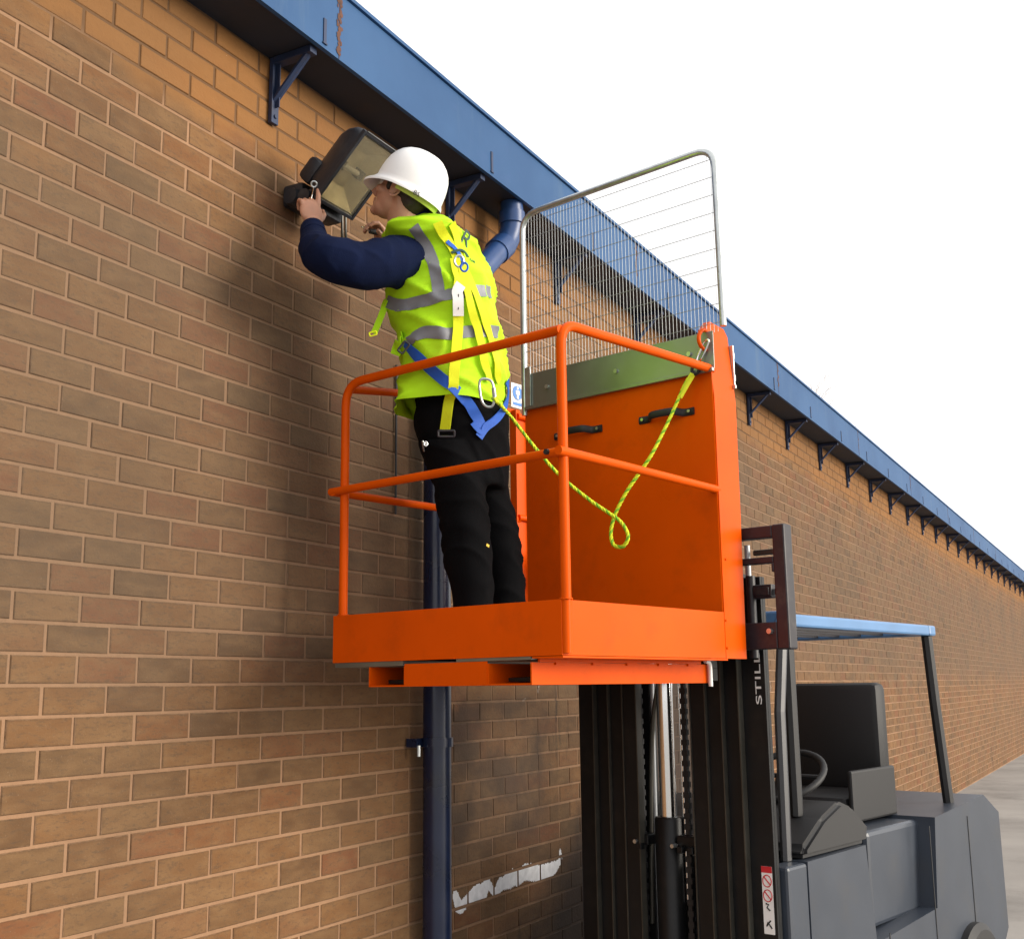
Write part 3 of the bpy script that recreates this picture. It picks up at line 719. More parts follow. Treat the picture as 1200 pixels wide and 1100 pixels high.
obj('wheel_spoke', T([stc + e1 * .16, stc - e1 * .16], .010, 8), M['dark'], sw_); obj('steering_column', T([stc, Vector((1.74, .30, -.68))], .03, 12), M['dark'], sw_, 40)
bm = B(2.28, 2.75, .22, .72, GZ + 1.0, GZ + 1.11, .03); 
st_ = fo('seat', bm, M['dark'], sm=40); obj('seat_back', B(2.72, 2.84, .24, .70, GZ + 1.10, GZ + 1.60, .035), M['dark'], st_, 40)
fo('hood', B(2.15, 2.80, .08, .85, GZ + .6, GZ + .985, .02), M['greyblue'])
zt = .125
for y in (.08, .85):
    fo('guard_pillar', T([(1.43, y, -.74), (1.44, y, -.2), (1.50, y, zt)], [(.026, .02)] * 3, 8, up=(1, 0, 0)), M['guard'])
    fo('guard_pillar', T([(3.10, y, GZ + 1.0), (3.02, y, -.2), (2.98, y, zt)], [(.032, .026)] * 3, 8, up=(1, 0, 0)), M['dark'])
    fo('hose_post', T([(1.63, y + .05 * (1 if y < .5 else -1), -.60), (1.63, y + .05 * (1 if y < .5 else -1), .10)], [(.03, .024)] * 2, 8, up=(1, 0, 0)), M['dark'])
gr = fo('overhead_guard', B(1.46, 1.55, .05, .88, zt, zt + .06, .01), M['guard_blue'])
obj('guard_beam', B(2.95, 3.03, .05, .88, zt, zt + .05, .01), M['guard_blue'], gr)
for y in (.05, .83): obj('guard_beam', B(1.551, 2.949, y, y + .05, zt, zt + .05, .01), M['guard_blue'], gr)
for k in range(6): obj('guard_bar', B(1.551, 2.949, .17 + k * .115, .19 + k * .115, zt + .01, zt + .04), M['guard'], gr)
for y in (.0, .80):
    for x, r in ((1.55, .30), (3.05, .25)):
        yy0 = y - .05 if y < .5 else y; bm = bmesh.new()
        tp = T([(x, yy0, GZ + r), (x, yy0 + .02, GZ + r), (x, yy0 + .16, GZ + r), (x, yy0 + .18, GZ + r)], [r * .88, r, r, r * .88], 36)
        wh = fo('wheel', tp, M['dark'], sm=30)
        obj('rim', T([(x, yy0 - .006, GZ + r), (x, yy0 + .186, GZ + r)], r * .5, 24), M['galv'], wh, 30)

for k in range(3):
    lvr = fo('control_lever', T([(1.80 + .0 * k, .52 + .06 * k, -.62), (1.84, .52 + .06 * k, -.47)], .006, 8), M['galv'], sm=40)
    obj('lever_knob', T([(1.838, .52 + .06 * k, -.475), (1.848, .52 + .06 * k, -.445)], .014, 10), M['ink'], lvr, 40)
for x in (2.12, 2.62, 3.1): fo('panel_gap', B(x, x + .006, -.0025, -.0004, GZ + .26, GZ + (.60 if x < 2.6 else .97)), M['dark'])
bm = B(2.05, 2.55, -.12, -.004, GZ + .34, GZ + .37, .004); fo('step', bm, M['dark'])
fo('tail_light', B(3.552, 3.57, .04, .12, GZ + .80, GZ + .92, .006), M['signred'])
fo('seat_rail', B(2.28, 2.75, .19, .215, GZ + 1.0, GZ + 1.22, .01), M['dark'])
# ------------------------------------------------------------------ floodlight
W0 = Vector((3.068, 2.45, 3.332)); U = Vector((1, 0, 0)); Dn = Vector((0, -.2, .195)).normalized(); Nn = U.cross(Dn).normalized()
if Nn.z > 0: Nn = -Nn            # faces down and outward
LW, LL = .205, .285
fm = Matrix((U, Dn, -Nn)).transposed().to_4x4(); fm.translation = W0       # local: x width, y length, z into the housing
fl = bpy.data.objects.new('floodlight', None); C.objects.link(fl); fl.location = W0
tag(fl, 'black wall floodlight with a tilted glass front under the eaves', 'floodlight')
fl.empty_display_size = .1
rot = fm.to_3x3().to_4x4()
def fp(name, bm, m_, parent=None, sm=None):
    bm.transform(rot); return obj(name, bm, m_, parent or fl, sm)
bm = bmesh.new()
rings = []
for z, ins, yo in ((0.0, -.006, 0), (.02, -.008, 0), (.05, .0, .0), (.09, .02, .01), (.125, .045, .02), (.14, .07, .03)):
    x0, x1, y0, y1 = ins, LW - ins, ins + yo * 0, LL - ins
    r = .025; ring = []
    for cx, cy, a0 in ((x1 - r, y1 - r, 0), (x0 + r, y1 - r, 90), (x0 + r, y0 + r, 180), (x1 - r, y0 + r, 270)):
        for k in range(5):
            a = math.radians(a0 + k * 22.5); ring.append(bm.verts.new((cx + r * math.cos(a), cy + r * math.sin(a), z)))
    rings.append(ring)
for a, b_ in zip(rings, rings[1:]):
    for i in range(20): bm.faces.new((a[i], a[(i + 1) % 20], b_[(i + 1) % 20], b_[i]))
bm.faces.new(rings[-1])
hs = fp('housing', bm, M['lamp_body'], sm=40)
bm = bmesh.new(); box(bm, -.008, .005, -.009, LL + .009, -.012, .004, .002); box(bm, LW - .005, LW + .008, -.009, LL + .009, -.012, .004, .002)
box(bm, .0055, LW - .0055, -.009, .004, -.012, .004, .002); box(bm, .0055, LW - .0055, LL - .004, LL + .009, -.012, .004, .002)
fp('front_frame', bm, M['lamp_body'], fl)
bm = bmesh.new(); box(bm, .004, LW - .004, LL + .0095, LL + .0125, -.014, .004); fp('frame_clip', bm, M['chrome'], fl)
fp('rear_cover', B(.015, .165, .004, .10, .09, .160, .018), M['lamp_body'], fl, 40)
fp('glass', B(.0058, LW - .0058, .0045, LL - .0045, -.007, -.003), M['glass'], fl)
bm = bmesh.new()
q = [(.012, .01, .0), (LW - .012, .01, 0), (LW - .012, LL - .01, 0), (.012, LL - .01, 0)]; q2 = [(.05, .07, .07), (LW - .05, .07, .07), (LW - .05, LL - .07, .07), (.05, LL - .07, .07)]
a = [bm.verts.new(p) for p in q]; b_ = [bm.verts.new(p) for p in q2]
for i in range(4): bm.faces.new((a[i], a[(i + 1) % 4], b_[(i + 1) % 4], b_[i]))
bm.faces.new(b_); rf = fp('reflector', bm, M['reflector'], fl)
bm = T([(.045, LL / 2, .045), (LW - .045, LL / 2, .045)], .011, 12); fp('lamp_tube', bm, M['bulb'], fl, 40)
bm = B(.035, .06, LL / 2 - .018, LL / 2 + .018, .03, .069, .003); box(bm, LW - .06, LW - .035, LL / 2 - .018, LL / 2 + .018, .03, .069, .003); fp('lamp_holder', bm, M['lamp_body'], fl)
# control-gear box, hinge and wall arm (world-aligned, relative to the lamp's base)
def fw_(name, bm, m_, sm=None): return obj(name, bm, m_, fl, sm)
fw_('gear_box', B(.03, .19, .025, .10, -.030, .06, .014), M['lamp_body'], 40)
fw_('wall_arm', B(.045, .165, .101, .1975, .02, .105, .014), M['lamp_body'], 40)
fw_('hinge_boss', T([(.02, .14, .045), (.045, .14, .045), (.06, .14, .045)], [.030, .036, .034], 16), M['lamp_body'], 40)
fw_('hinge_boss', T([(.0, .06, .02), (.03, .06, .02)], .026, 16), M['lamp_body'], 40)
def PY(u, v, y): d = ray(u, v); return CAM + d * (y / d.y)
for dx in (0, 4):
    fw_('lamp_cable', T(smooth_path([PY(u + dx, v, y) - W0 for u, v, y in ((401, 240, 2.50), (401, 262, 2.50), (402, 285, 2.52), (410, 312, 2.58), (440, 324, 2.625), (472, 345, 2.64), (486, 400, 2.645), (488, 500, 2.645))], 6), .0055, 8), M['edge'], 40)

# ------------------------------------------------------------------ worker
person = empty('person', P(573, 700, 4.05).to_2d().to_3d() + Vector((0, 0, 1.702)))
tag(person, 'worker in a white helmet, yellow hi-vis vest, navy sleeves and black trousers at the floodlight', 'person')
PO = Vector(person.location)
def pw_(o): o.location = -PO; return o
HF = math.radians(99)                    # torso facing heading
fT = Vector((math.cos(HF), math.sin(HF), 0)); sT = Vector((math.sin(HF), -math.cos(HF), 0))
def fbm(p, s, o=3):
    return noise.fractal(p * s, 1.0, 2.0, o)
def ring_from(v, uL, uR, r, ratio, f=fT, s=sT):
    u = (uL + uR) / 2; c = P(u, v, r); d = ray(u, v); hx = Vector((d.x, d.y, 0)).normalized(); lat = Vector((hx.y, -hx.x, 0))
    wl = (uR - uL) / 2 / F * (c - CAM).dot(ax_f)
    a = wl / math.sqrt((s.dot(lat)) ** 2 + (ratio * f.dot(lat)) ** 2)
    return c, a, a * ratio
def loft(rings, seg=48, f=fT, s=sT, power=2.3, sub_n=5, caps=True, disp=None):
    # interpolate rings
    cs = [Vector((c.x, c.y, c.z)) for c, a, b_ in rings]; ab = [Vector((a, b_, 0)) for c, a, b_ in rings]
    cs = smooth_path(cs, sub_n); ab = smooth_path(ab, sub_n)
    bm = bmesh.new(); R = []
    for i, (c, q) in enumerate(zip(cs, ab)):
        ring = []
        for k in range(seg):
            t = 2 * math.pi * k / seg; ct, st_ = math.cos(t), math.sin(t)
            x = math.copysign(abs(ct) ** (2 / power), ct); y = math.copysign(abs(st_) ** (2 / power), st_)
            p = c + s * (q.x * x) + f * (q.y * y)
            if disp:
                n = (s * ct + f * st_); p = p + n * disp(p, t, i / (len(cs) - 1))
            ring.append(bm.verts.new(p))
        R.append(ring)
    for a, b_ in zip(R, R[1:]):
        for k in range(seg): bm.faces.new((a[k], a[(k + 1) % seg], b_[(k + 1) % seg], b_[k]))
    if caps: bm.faces.new(R[0]); bm.faces.new(R[-1])
    return bm
# --- trousers
pel = [ring_from(*q) for q in ((466, 490, 590, 3.97, .82), (500, 488, 596, 3.98, .85), (530, 496, 597, 3.99, .85), (556, 504, 596, 4.0, .8), (572, 512, 592, 4.0, .7))]
near = [ring_from(*q) for q in ((520, 494, 556, 3.88, .95), (563, 506, 567, 3.89, .98), (605, 514, 572, 3.90, .98), (640, 519, 576, 3.905, .98), (671, 523, 578, 3.91, .98), (707, 530, 579, 3.915, 1), (745, 533, 580, 3.92, 1), (762, 533, 581, 3.925, 1))]
far = [ring_from(*q) for q in ((520, 545, 597, 4.05, .95), (569, 545, 594, 4.07, .98), (600, 552, 602, 4.085, .98), (622, 556, 607, 4.09, .98), (671, 566, 614, 4.10, .98), (703, 569, 617, 4.11, 1), (745, 570, 620, 4.115, 1), (758, 570, 620, 4.12, 1))]
bm = loft(pel, 40, power=2.2)
for rg_ in (near, far):
    b2 = loft(rg_, 28, power=2.1); me = bpy.data.meshes.new('t'); b2.to_mesh(me); b2.free(); bm.from_mesh(me)
def wr_tr(p, n):
    q = Vector((p.x * 5, p.y * 5, p.z * 13)); a = noise.noise(q + Vector((3, 1, 0)) + Vector((0, 0, p.x * 9)))
    r = (1 - abs(a)) ** 4 * .009 - .003
    r += noise.noise(Vector((p.x * 16, p.y * 16, p.z * 7))) * .0035
    return r
tr = pw_(obj('trousers', remesh(bm, .008, 5, wr_tr), M['trouser'], person))
# --- boots
for rg_, nm in ((near, 0), (far, 1)):
    c = rg_[-1][0]; bm = bmesh.new(); c = Vector((c.x, c.y, PO.z))
    Rb = Matrix((sT, fT, Vector((0, 0, 1)))).transposed()
    ellipsoid(bm, c + fT * .05 + Vector((0, 0, .036)), (.047, .135, .05), Rb); ellipsoid(bm, c + fT * .12 + Vector((0, 0, .036)), (.05, .07, .04), Rb)
    tube(bm, [c + Vector((0, 0, .03)), c + Vector((0, 0, .15))], .05, 20)
    me = remesh(bm, .007, 3)
    for v in me.vertices: v.co.z = max(v.co.z, PO.z + .001)
    pw_(obj('boot', me, M['boot'], person))
# --- sleeves + sweatshirt
SL = P(480, 306, 3.83); EL = P(391, 303, 3.70); WR = P(366.5, 270, 3.86)
armL = [SL + Vector((.06, -.01, .0)), SL, P(455, 307, 3.76), P(425, 311, 3.72), EL, P(376, 296, 3.74), P(369, 284, 3.80), WR]
radL = [.088, .092, .086, .080, .074, .066, .052, .043]
SR = P(545, 300, 4.12); armR = [P(530, 300, 4.0), P(505, 296, 4.12), P(480, 318, 4.22), P(465, 322, 4.22), P(458, 308, 4.12), P(450, 297, 4.03)]
radR = [.088, .075, .066, .062, .052, .042]
def along(pts, rads, n=6):
    pp = smooth_path(pts, n); rr = smooth_path([Vector((r, 0, 0)) for r in rads], n); return pp, [r.x for r in rr]
bm = bmesh.new()
for a, r in ((armL, radL), (armR, radR)):
    pp, rr = along(a, r); tube(bm, pp, rr, 24)
tors_in = [ring_from(*q) for q in ((258, 492, 514, 3.86, .9), (268, 480, 534, 3.88, .7), (285, 473, 545, 3.90, .74), (330, 472, 562, 3.92, .85), (400, 482, 572, 3.94, .85), (455, 488, 580, 3.95, .85))]
b2 = loft(tors_in, 32); me = bpy.data.meshes.new('t'); b2.to_mesh(me); b2.free(); bm.from_mesh(me)
NB = P(492, 262, 3.82)
tube(bm, [P(498, 272, 3.84), P(490, 258, 3.82), P(487, 252, 3.815)], [.075, .064, .060], 24)
adir = (EL - SL).normalized()
def wr_sl(p, n):
    d = (p - EL).length; d2 = (p - SL).length
    q = Vector((p.x * 13, p.y * 8, p.z * 9)) + Vector((p.z * 9, 0, 0))
    a = noise.noise(q); k = .0075 * (math.exp(-(d / .14) ** 2) + .8 * math.exp(-(d2 / .2) ** 2) + .3)
    b = noise.noise(p * 9 + Vector((5, 0, 0))); return (1 - abs(a)) ** 4 * k * .9 * (.3 + abs(b) * 2) - k * .2 + b * .006
pw_(obj('sweatshirt', remesh(bm, .006, 3, wr_sl), M['navy'], person))
cuff = T([WR + (P(369, 284, 3.80) - WR) * .5, WR, WR + (WR - P(369, 284, 3.80)) * .15], [.047, .0445, .042], 24)
pw_(obj('cuff', cuff, M['navy'], person, 60))
# --- vest
vr = [(480, 465, 590, 3.96, .88), (465, 468, 592, 3.96, .88), (445, 472, 592, 3.96, .88), (420, 473, 590, 3.95, .88), (395, 466, 587, 3.95, .9), (370, 458, 583, 3.94, .92), (350, 456, 578, 3.93, .92), (325, 462, 573, 3.92, .92), (303, 464, 564, 3.90, .90), (288, 458, 556, 3.87, .88), (276, 454, 547, 3.85, .84), (268, 470, 538, 3.86, .78), (264, 484, 528, 3.87, .74)]
vrings = [ring_from(*q) for q in vr]
def wr_v(p, t, i):
    w1 = noise.noise(Vector((p.x * 6 + p.z * 5, p.y * 6, p.z * 9)))
    w2 = noise.noise(Vector((p.x * 15 - p.z * 10, p.y * 15, p.z * 17 + 7)))
    hem = max(0, 1 - i * 4)
    w3 = noise.noise(Vector((p.x * 9 + p.z * 22, p.y * 9 + p.z * 10, 4)))
    return .022 * (1 - abs(w1)) ** 5 - .006 + .005 * w2 + .005 * (1 - abs(w3)) ** 6 + hem * .008 * math.sin(t * 5 + 1)
vbm = loft(vrings, 96, power=2.15, sub_n=8, caps=False, disp=wr_v)
vest = pw_(obj('hi_vis_vest', vbm, M['vest'], person, 180))
bvh_v = BVHTree.FromPolygons([v.co.copy() for v in vest.data.vertices], [tuple(p.vertices) for p in vest.data.polygons])
tm_ = bpy.data.meshes.new('t'); 
tb = bmesh.new(); tb.from_mesh(tr.data); bvh_t = BVHTree.FromBMesh(tb); tb.free()
def drape(pix, off=.004, both=True, n=6, rdef=3.72):
    pts = smooth_path([(u, v, 0) for u, v in pix], n); out = []
    last = None
    for p in pts:
        d = ray(p.x, p.y).normalized(); hit = None
        for bv in ((bvh_v, bvh_t) if both else (bvh_v,)):
            h = bv.ray_cast(CAM, d)
            if h[0] is not None and (hit is None or h[3] < hit[3]): hit = h
        if hit is None: out.append([None, None, p]); continue
        nrm = hit[1]; nrm = nrm if nrm.dot(d) < 0 else -nrm
        out.append([hit[0] + nrm * off, nrm, p])
    for i, o_ in enumerate(out):      # free-hanging stretches keep the distance of the nearest touching point
        if o_[0] is None:
            js = sorted((abs(j - i), j) for j, q_ in enumerate(out) if q_[0] is not None and q_[1] is not None and len(q_) == 3)
            r = (out[js[0][1]][0] - CAM).to_2d().length if js else rdef
            o_[0] = P(o_[2].x, o_[2].y, r); o_.append(1)
    pos = [o_[0] for o_ in out]
    nr = [(o_[1] if o_[1] is not None else (CAM - o_[0]).normalized()) for o_ in out]
    for _ in range(3):
        pos = [pos[0]] + [(pos[i - 1] + pos[i] * 2 + pos[i + 1]) / 4 for i in range(1, len(pos) - 1)] + [pos[-1]]
        nr = [nr[0]] + [(nr[i - 1] + nr[i] * 2 + nr[i + 1]).normalized() for i in range(1, len(nr) - 1)] + [nr[-1]]
    return pos, nr
def ribbon(pix, w, thick=.0025, off=.004, m_=None, name='strap', conform=False, n=6, parent=None):
    pos, nr = drape(pix, off, n=n)
    bm = bmesh.new(); K = 5; rows = []
    for i in range(len(pos)):
        t = (pos[min(i + 1, len(pos) - 1)] - pos[max(i - 1, 0)]).normalized(); b_ = nr[i].cross(t).normalized(); n_ = t.cross(b_); 
        if n_.dot(nr[i]) < 0: n_ = -n_
        rowt, rowb = [], []
        for k in range(K):
            q = pos[i] + b_ * (w * (k / (K - 1) - .5))
            if conform:
                near_ = bvh_v.find_nearest(q, .06)
                if near_[0] is not None:
                    nn = near_[1] if near_[1].dot(n_) > 0 else -near_[1]; q = near_[0] + nn * off
            rowt.append(bm.verts.new(q + n_ * thick)); rowb.append(bm.verts.new(q))
        rows.append(rowt + rowb[::-1])
    for a, b_ in zip(rows, rows[1:]):
        L_ = len(a)
        for k in range(L_): bm.faces.new((a[k], a[(k + 1) % L_], b_[(k + 1) % L_], b_[k]))
    bm.faces.new(rows[0]); bm.faces.new(rows[-1])
    return pw_(obj(name, bm, m_, person, 50)) if parent is None else obj(name, bm, m_, parent, 50)
TP = M['tape']
ribbon([(453, 353), (463, 357), (475, 358), (490, 354), (510, 349), (530, 345), (548, 342), (562, 341), (574, 343)], .043, .001, .0022, TP, 'reflective_band', True)
ribbon([(478, 399), (486, 394), (500, 389), (515, 390), (530, 391), (548, 389), (565, 388), (583, 389)], .043, .001, .0022, TP, 'reflective_band', True)
ribbon([(484, 266), (492, 276), (500, 290), (507, 307), (512, 325), (514, 343)], .042, .0012, .0026, TP, 'reflective_band', True)
# harness webbing
S_ = M['strap']
ribbon([(513, 262), (520, 276), (529, 291), (536, 304)], .034, .003, .006, S_, 'harness_strap')
ribbon([(528, 261), (534, 280), (539, 304), (545, 320), (556, 345), (566, 372), (574, 400), (580, 425), (583, 448)], .030, .003, .006, S_, 'harness_strap')
sA = ribbon([(532, 304), (534, 325), (536, 350), (536, 375), (534, 403), (532, 432), (529, 460), (526, 482), (523, 504)], .036, .003, .012, S_, 'lanyard_webbing')
ribbon([(539, 312), (543, 335), (549, 358), (557, 382), (561, 402), (566, 425), (570, 446)], .030, .003, .013, S_, 'lanyard_webbing')
ribbon([(535.5, 337), (536, 352), (536, 370)], .037, .0015, .021, M['white'], 'webbing_label')
ribbon([(536, 350), (536, 361)], .003, .0008, .0232, M['ink'], 'label_print', n=2)
BWb = M['blue_web']
ribbon([(476, 401), (488, 415), (503, 430), (518, 443), (532, 456), (548, 473), (557, 487), (563, 500)], .038, .003, .007, BWb, 'thigh_strap')
ribbon([(592, 446), (593, 462), (589, 478), (580, 491), (568, 500), (560, 512)], .030, .003, .007, BWb, 'thigh_strap')
ribbon([(552, 496), (562, 508), (566, 498), (577, 492)], .016, .003, .010, BWb, 'thigh_strap')
ribbon([(523, 284), (530, 292), (537, 301), (543, 312)], .014, .003, .012, M['blue_web'], 'chest_link')
ribbon([(529, 300), (538, 296), (545, 303)], .010, .003, .014, M['ink_green'], 'chest_link')
def ring_d(u, v, r, rad, tr_, m_, name, tilt=(0, 0), el=1.0):
    c = P(u, v, r); d = (c - CAM).normalized(); e1 = d.cross(Vector((0, 0, 1))).normalized(); e2 = e1.cross(d)
    e1 = (e1 + d * tilt[0]).normalized(); e2 = (e2 + d * tilt[1]).normalized()
    return pw_(obj(name, T([c + e1 * rad * math.cos(a) + e2 * rad * el * math.sin(a) for a in [k * math.pi / 12 for k in range(24)]], tr_, 8, closed=True), m_, person, 40))
ring_d(538, 306, 3.66, .016, .004, M['galv'], 'back_ring', (.3, .2), 1.2)
ring_d(544, 313, 3.66, .012, .0035, M['blue_web'], 'back_ring', (.1, .4), 1.3)
# buckle at the end of the hanging webbing
c = P(523, 508, 3.75)
def rect_loop(c, w_, h_, rad, ang, m_, name):
    d = (c - CAM).normalized(); e1 = d.cross(Vector((0, 0, 1))).normalized(); e2 = e1.cross(d)
    pts = [c + (e1 * math.cos(ang) + e2 * math.sin(ang)) * x + (e2 * math.cos(ang) - e1 * math.sin(ang)) * y for x, y in ((-w_, -h_), (w_, -h_), (w_, h_), (-w_, h_))]
    mid = (pts[0] + pts[3]) / 2
    p = fillet([mid] + pts[::-1][0:1] + [pts[2], pts[1], pts[0]] + [mid], min(h_, w_) * .5, 4)
    return pw_(obj(name, T(p, rad, 8), m_, person, 40))
rect_loop(c, .027, .010, .004, 0, M['carriage'], 'webbing_buckle')
# loose tail at the chest, adjuster at the hip
ribbon([(455, 352), (450, 362), (446, 372), (441, 384), (438, 391)], .022, .003, .008, M['vest'], 'webbing_tail')
rect_loop(P(437, 391, 3.74), .012, .006, .0025, .3, M['strap'], 'webbing_buckle')
ribbon([(475, 393), (470, 400), (466, 408), (463, 416)], .034, .004, .010, M['vest'], 'webbing_tail')
rect_loop(P(473, 407, 3.72), .020, .010, .0035, .9, M['ink'], 'hip_adjuster')
# print on the back of the vest
def print_on(u0, v0, body, size_px, ang):
    c, n = drape([(u0, v0), (u0 + 1, v0)], .0025, n=1); pos, nrm = c[0], n[0]
    e1 = nrm.cross(Vector((0, 0, 1))).normalized() * -1; e2 = nrm.cross(e1)
    if e2.z < 0: e2 = -e2
    e1 = e2.cross(nrm)
    mt_ = Matrix((e1, e2, nrm)).transposed().to_4x4(); mt_.translation = pos + nrm * .001
    o_ = text(body, size_px / F * 3.75, mt_ @ Matrix.Rotation(ang, 4, 'Z'), M['ink_green'], person, 'vest_print', .0006); o_.location = -PO
print_on(545, 281, 'R', 30, math.radians(-20))
print_on(553, 306, 'us', 10, math.radians(-20))
# trouser clip and knee tab
ring_d(499, 520, 3.80, .005, .002, M['chrome'], 'belt_clip', (.2, .2), 1.6)
ribbon([(497, 518), (499, 528)], .006, .003, .006, M['galv'], 'belt_clip', n=3)
ribbon([(569.5, 638), (572.5, 640)], .009, .001, .002, M['yellow_tag'], 'knee_tab', n=2)

# --- head, neck, hands: one continuous skin
HH = math.radians(100); hf = Vector((math.cos(HH), math.sin(HH), 0)); hs_ = Vector((math.sin(HH), -math.cos(HH), 0))
TILT = math.radians(24)                 # looking up at the lamp
hF = (hf * math.cos(TILT) + Vector((0, 0, 1)) * math.sin(TILT)).normalized(); hU = hs_.cross(hF).normalized()
HC = P(473, 226, 3.79)
RH = Matrix((hs_, hF, hU)).transposed()  # local x right, y forward, z up
def hp(x, y, z): return HC + RH @ Vector((x, y, z))
bm = bmesh.new()
ellipsoid(bm, hp(0, -.012, .03), (.074, .094, .088), RH); ellipsoid(bm, hp(0, .022, -.02), (.062, .070, .085), RH)
ellipsoid(bm, hp(0, .045, -.072), (.044, .044, .036), RH); ellipsoid(bm, hp(0, .080, -.088), (.022, .018, .018), RH)
tube(bm, [hp(0, .082, .018), hp(0, .098, -.008), hp(0, .112, -.026), hp(0, .096, -.036)], [.008, .011, .0125, .009], 12)
ellipsoid(bm, hp(0, .088, -.052), (.024, .010, .006), RH); ellipsoid(bm, hp(0, .086, -.064), (.021, .010, .007), RH)
ellipsoid(bm, hp(0, .074, .028), (.052, .018, .012), RH)
for s in (-1, 1):
    ellipsoid(bm, hp(s * .046, .058, -.022), (.022, .022, .018), RH)
    tube(bm, [hp(s * (.074 + .010 * math.sin(a) ** 2), -.006 + .018 * math.cos(a) - .004, -.012 + .032 * math.sin(a)) for a in [k * math.pi / 8 for k in range(-5, 12)]], .0052, 8)
    ellipsoid(bm, hp(s * .073, -.004, -.014), (.006, .014, .026), RH)
tube(bm, [hp(0, -.015, -.03), hp(0, -.028, -.08), P(490, 268, 3.84), P(493, 285, 3.86)], [.060, .056, .060, .07], 20)
def hand(bm, wrist, tip_dir, palm_n, side, curls, scale=1.0, spread=.09, thumb_bend=.5):
    # palm from wrist along tip_dir; palm_n = direction the palm faces; side = +1 thumb toward cross
    y = tip_dir.normalized(); z = (palm_n - y * palm_n.dot(y)).normalized(); x = y.cross(z) * side
    def q(a, b_, c): return wrist + (x * a + y * b_ + z * c) * scale
    Rm = Matrix((x, y, z)).transposed()
    tube(bm, [q(0, -.05, 0), q(0, 0, 0), q(0, .02, 0)], [(.028 * scale, .028 * scale), (.027 * scale, .021 * scale), (.03 * scale, .02 * scale)], 16, up=x)
    ellipsoid(bm, q(0, .048, 0), (.041 * scale, .05 * scale, .0165 * scale), Rm); ellipsoid(bm, q(.022, .03, .006), (.02 * scale, .032 * scale, .015 * scale), Rm)
    ln = [.072, .08, .075, .06]
    for i in range(4):
        bx = .029 - i * .0195; pts = [q(bx * .8, .05, 0), q(bx, .088, -.002)]; a = 0; d0 = Vector((spread * (1.5 - i), 1, 0)).normalized(); cur = Vector((bx, .088, -.002))
        for sg, kf in ((.45, .9), (.3, 1.0), (.25, .7)):
            a += curls[i] * kf
            dr = Vector((d0.x * math.cos(a), d0.y * math.cos(a), math.sin(a))); cur = cur + dr * ln[i] * sg; pts.append(q(*cur))
        tube(bm, pts, [.0098 * scale, .0098 * scale, .009 * scale, .0085 * scale, .007 * scale], 12)
        ellipsoid(bm, pts[-1], (.0072 * scale,) * 3, None, 10, 8)
    pts = [q(.02, .015, .006), q(.040, .035, .014), q(.054, .060, .022 + thumb_bend * .01), q(.056, .084, .028 + thumb_bend * .025)]
    tube(bm, pts, [.014 * scale, .0125 * scale, .0105 * scale, .0085 * scale], 12); ellipsoid(bm, pts[-1], (.0088 * scale,) * 3, None, 10, 8)
    return q
def merge(me_list):
    b = bmesh.new()
    for m_ in me_list: b.from_mesh(m_)
    return b
# left hand: knuckles up, index finger pointing at the spanner, others curled round it
hw_dir = (P(367, 222, 3.93) - P(367, 258, 3.885)); toward = Vector((.55, .75, .05))
hb = bmesh.new(); qL = hand(hb, P(366, 262, 3.875), P(362, 225, 3.90) - P(366, 262, 3.875), toward, -1, [.10, .75, .9, 1.0], 1.0)
hr = bmesh.new(); qR = hand(hr, P(450, 296, 4.03), P(444, 270, 4.0) - P(450, 296, 4.03), Vector((-.8, .3, .1)), 1, [.75, .85, .9, .95], .95)
def sk(p, n): return fbm(p, 40) * .0006
body_me = [remesh(bm, .0042, 4, sk), remesh(hb, .0030, 3), remesh(hr, .0032, 3)]
bm = bmesh.new()                         # the covered body under the clothes
for a, r in ((armL, radL), (armR, radR)):
    pp, rr = along(a, r); tube(bm, pp, [x * .68 for x in rr], 16)
for rg_ in (near, far): tube(bm, smooth_path([c for c, a, b_ in rg_], 3), .045, 16)
b2 = loft([(c, a * .86, b_ * .86) for c, a, b_ in tors_in], 24); me = bpy.data.meshes.new('t'); b2.to_mesh(me); b2.free(); bm.from_mesh(me)
b2 = loft([(c, a * .82, b_ * .82) for c, a, b_ in pel], 24); me = bpy.data.meshes.new('t'); b2.to_mesh(me); b2.free(); bm.from_mesh(me)
body_me.append(remesh(bm, .014, 2))
mb = merge(body_me); body = pw_(obj('body', mb, M['skin'], person, 180, keep=True))
for s in (-1, 1):
    b2 = bmesh.new(); ellipsoid(b2, hp(s * .031, .074, .006), (.0125,) * 3, RH, 16, 10); pw_(obj('eye', b2, M['white'], person, 180))
    b2 = bmesh.new(); ellipsoid(b2, hp(s * .031, .0845, .006), (.0055, .003, .0055), RH, 12, 8); pw_(obj('iris', b2, M['ink'], person, 180))
    b2 = T([hp(s * .012, .092, .022), hp(s * .032, .089, .028), hp(s * .05, .075, .024)], [.003, .0042, .002], 8); pw_(obj('eyebrow', b2, M['hair'], person, 180))
bm = bmesh.new(); ellipsoid(bm, hp(0, -.020, .022), (.079, .092, .082), RH); ellipsoid(bm, hp(0, -.052, -.022), (.062, .050, .058), RH)
for s in (-1, 1): ellipsoid(bm, hp(s * .071, .022, .006), (.008, .012, .032), RH)
pw_(obj('hair', remesh(bm, .005, 2, lambda p, n: fbm(p, 90) * .002), M['hair'], person))
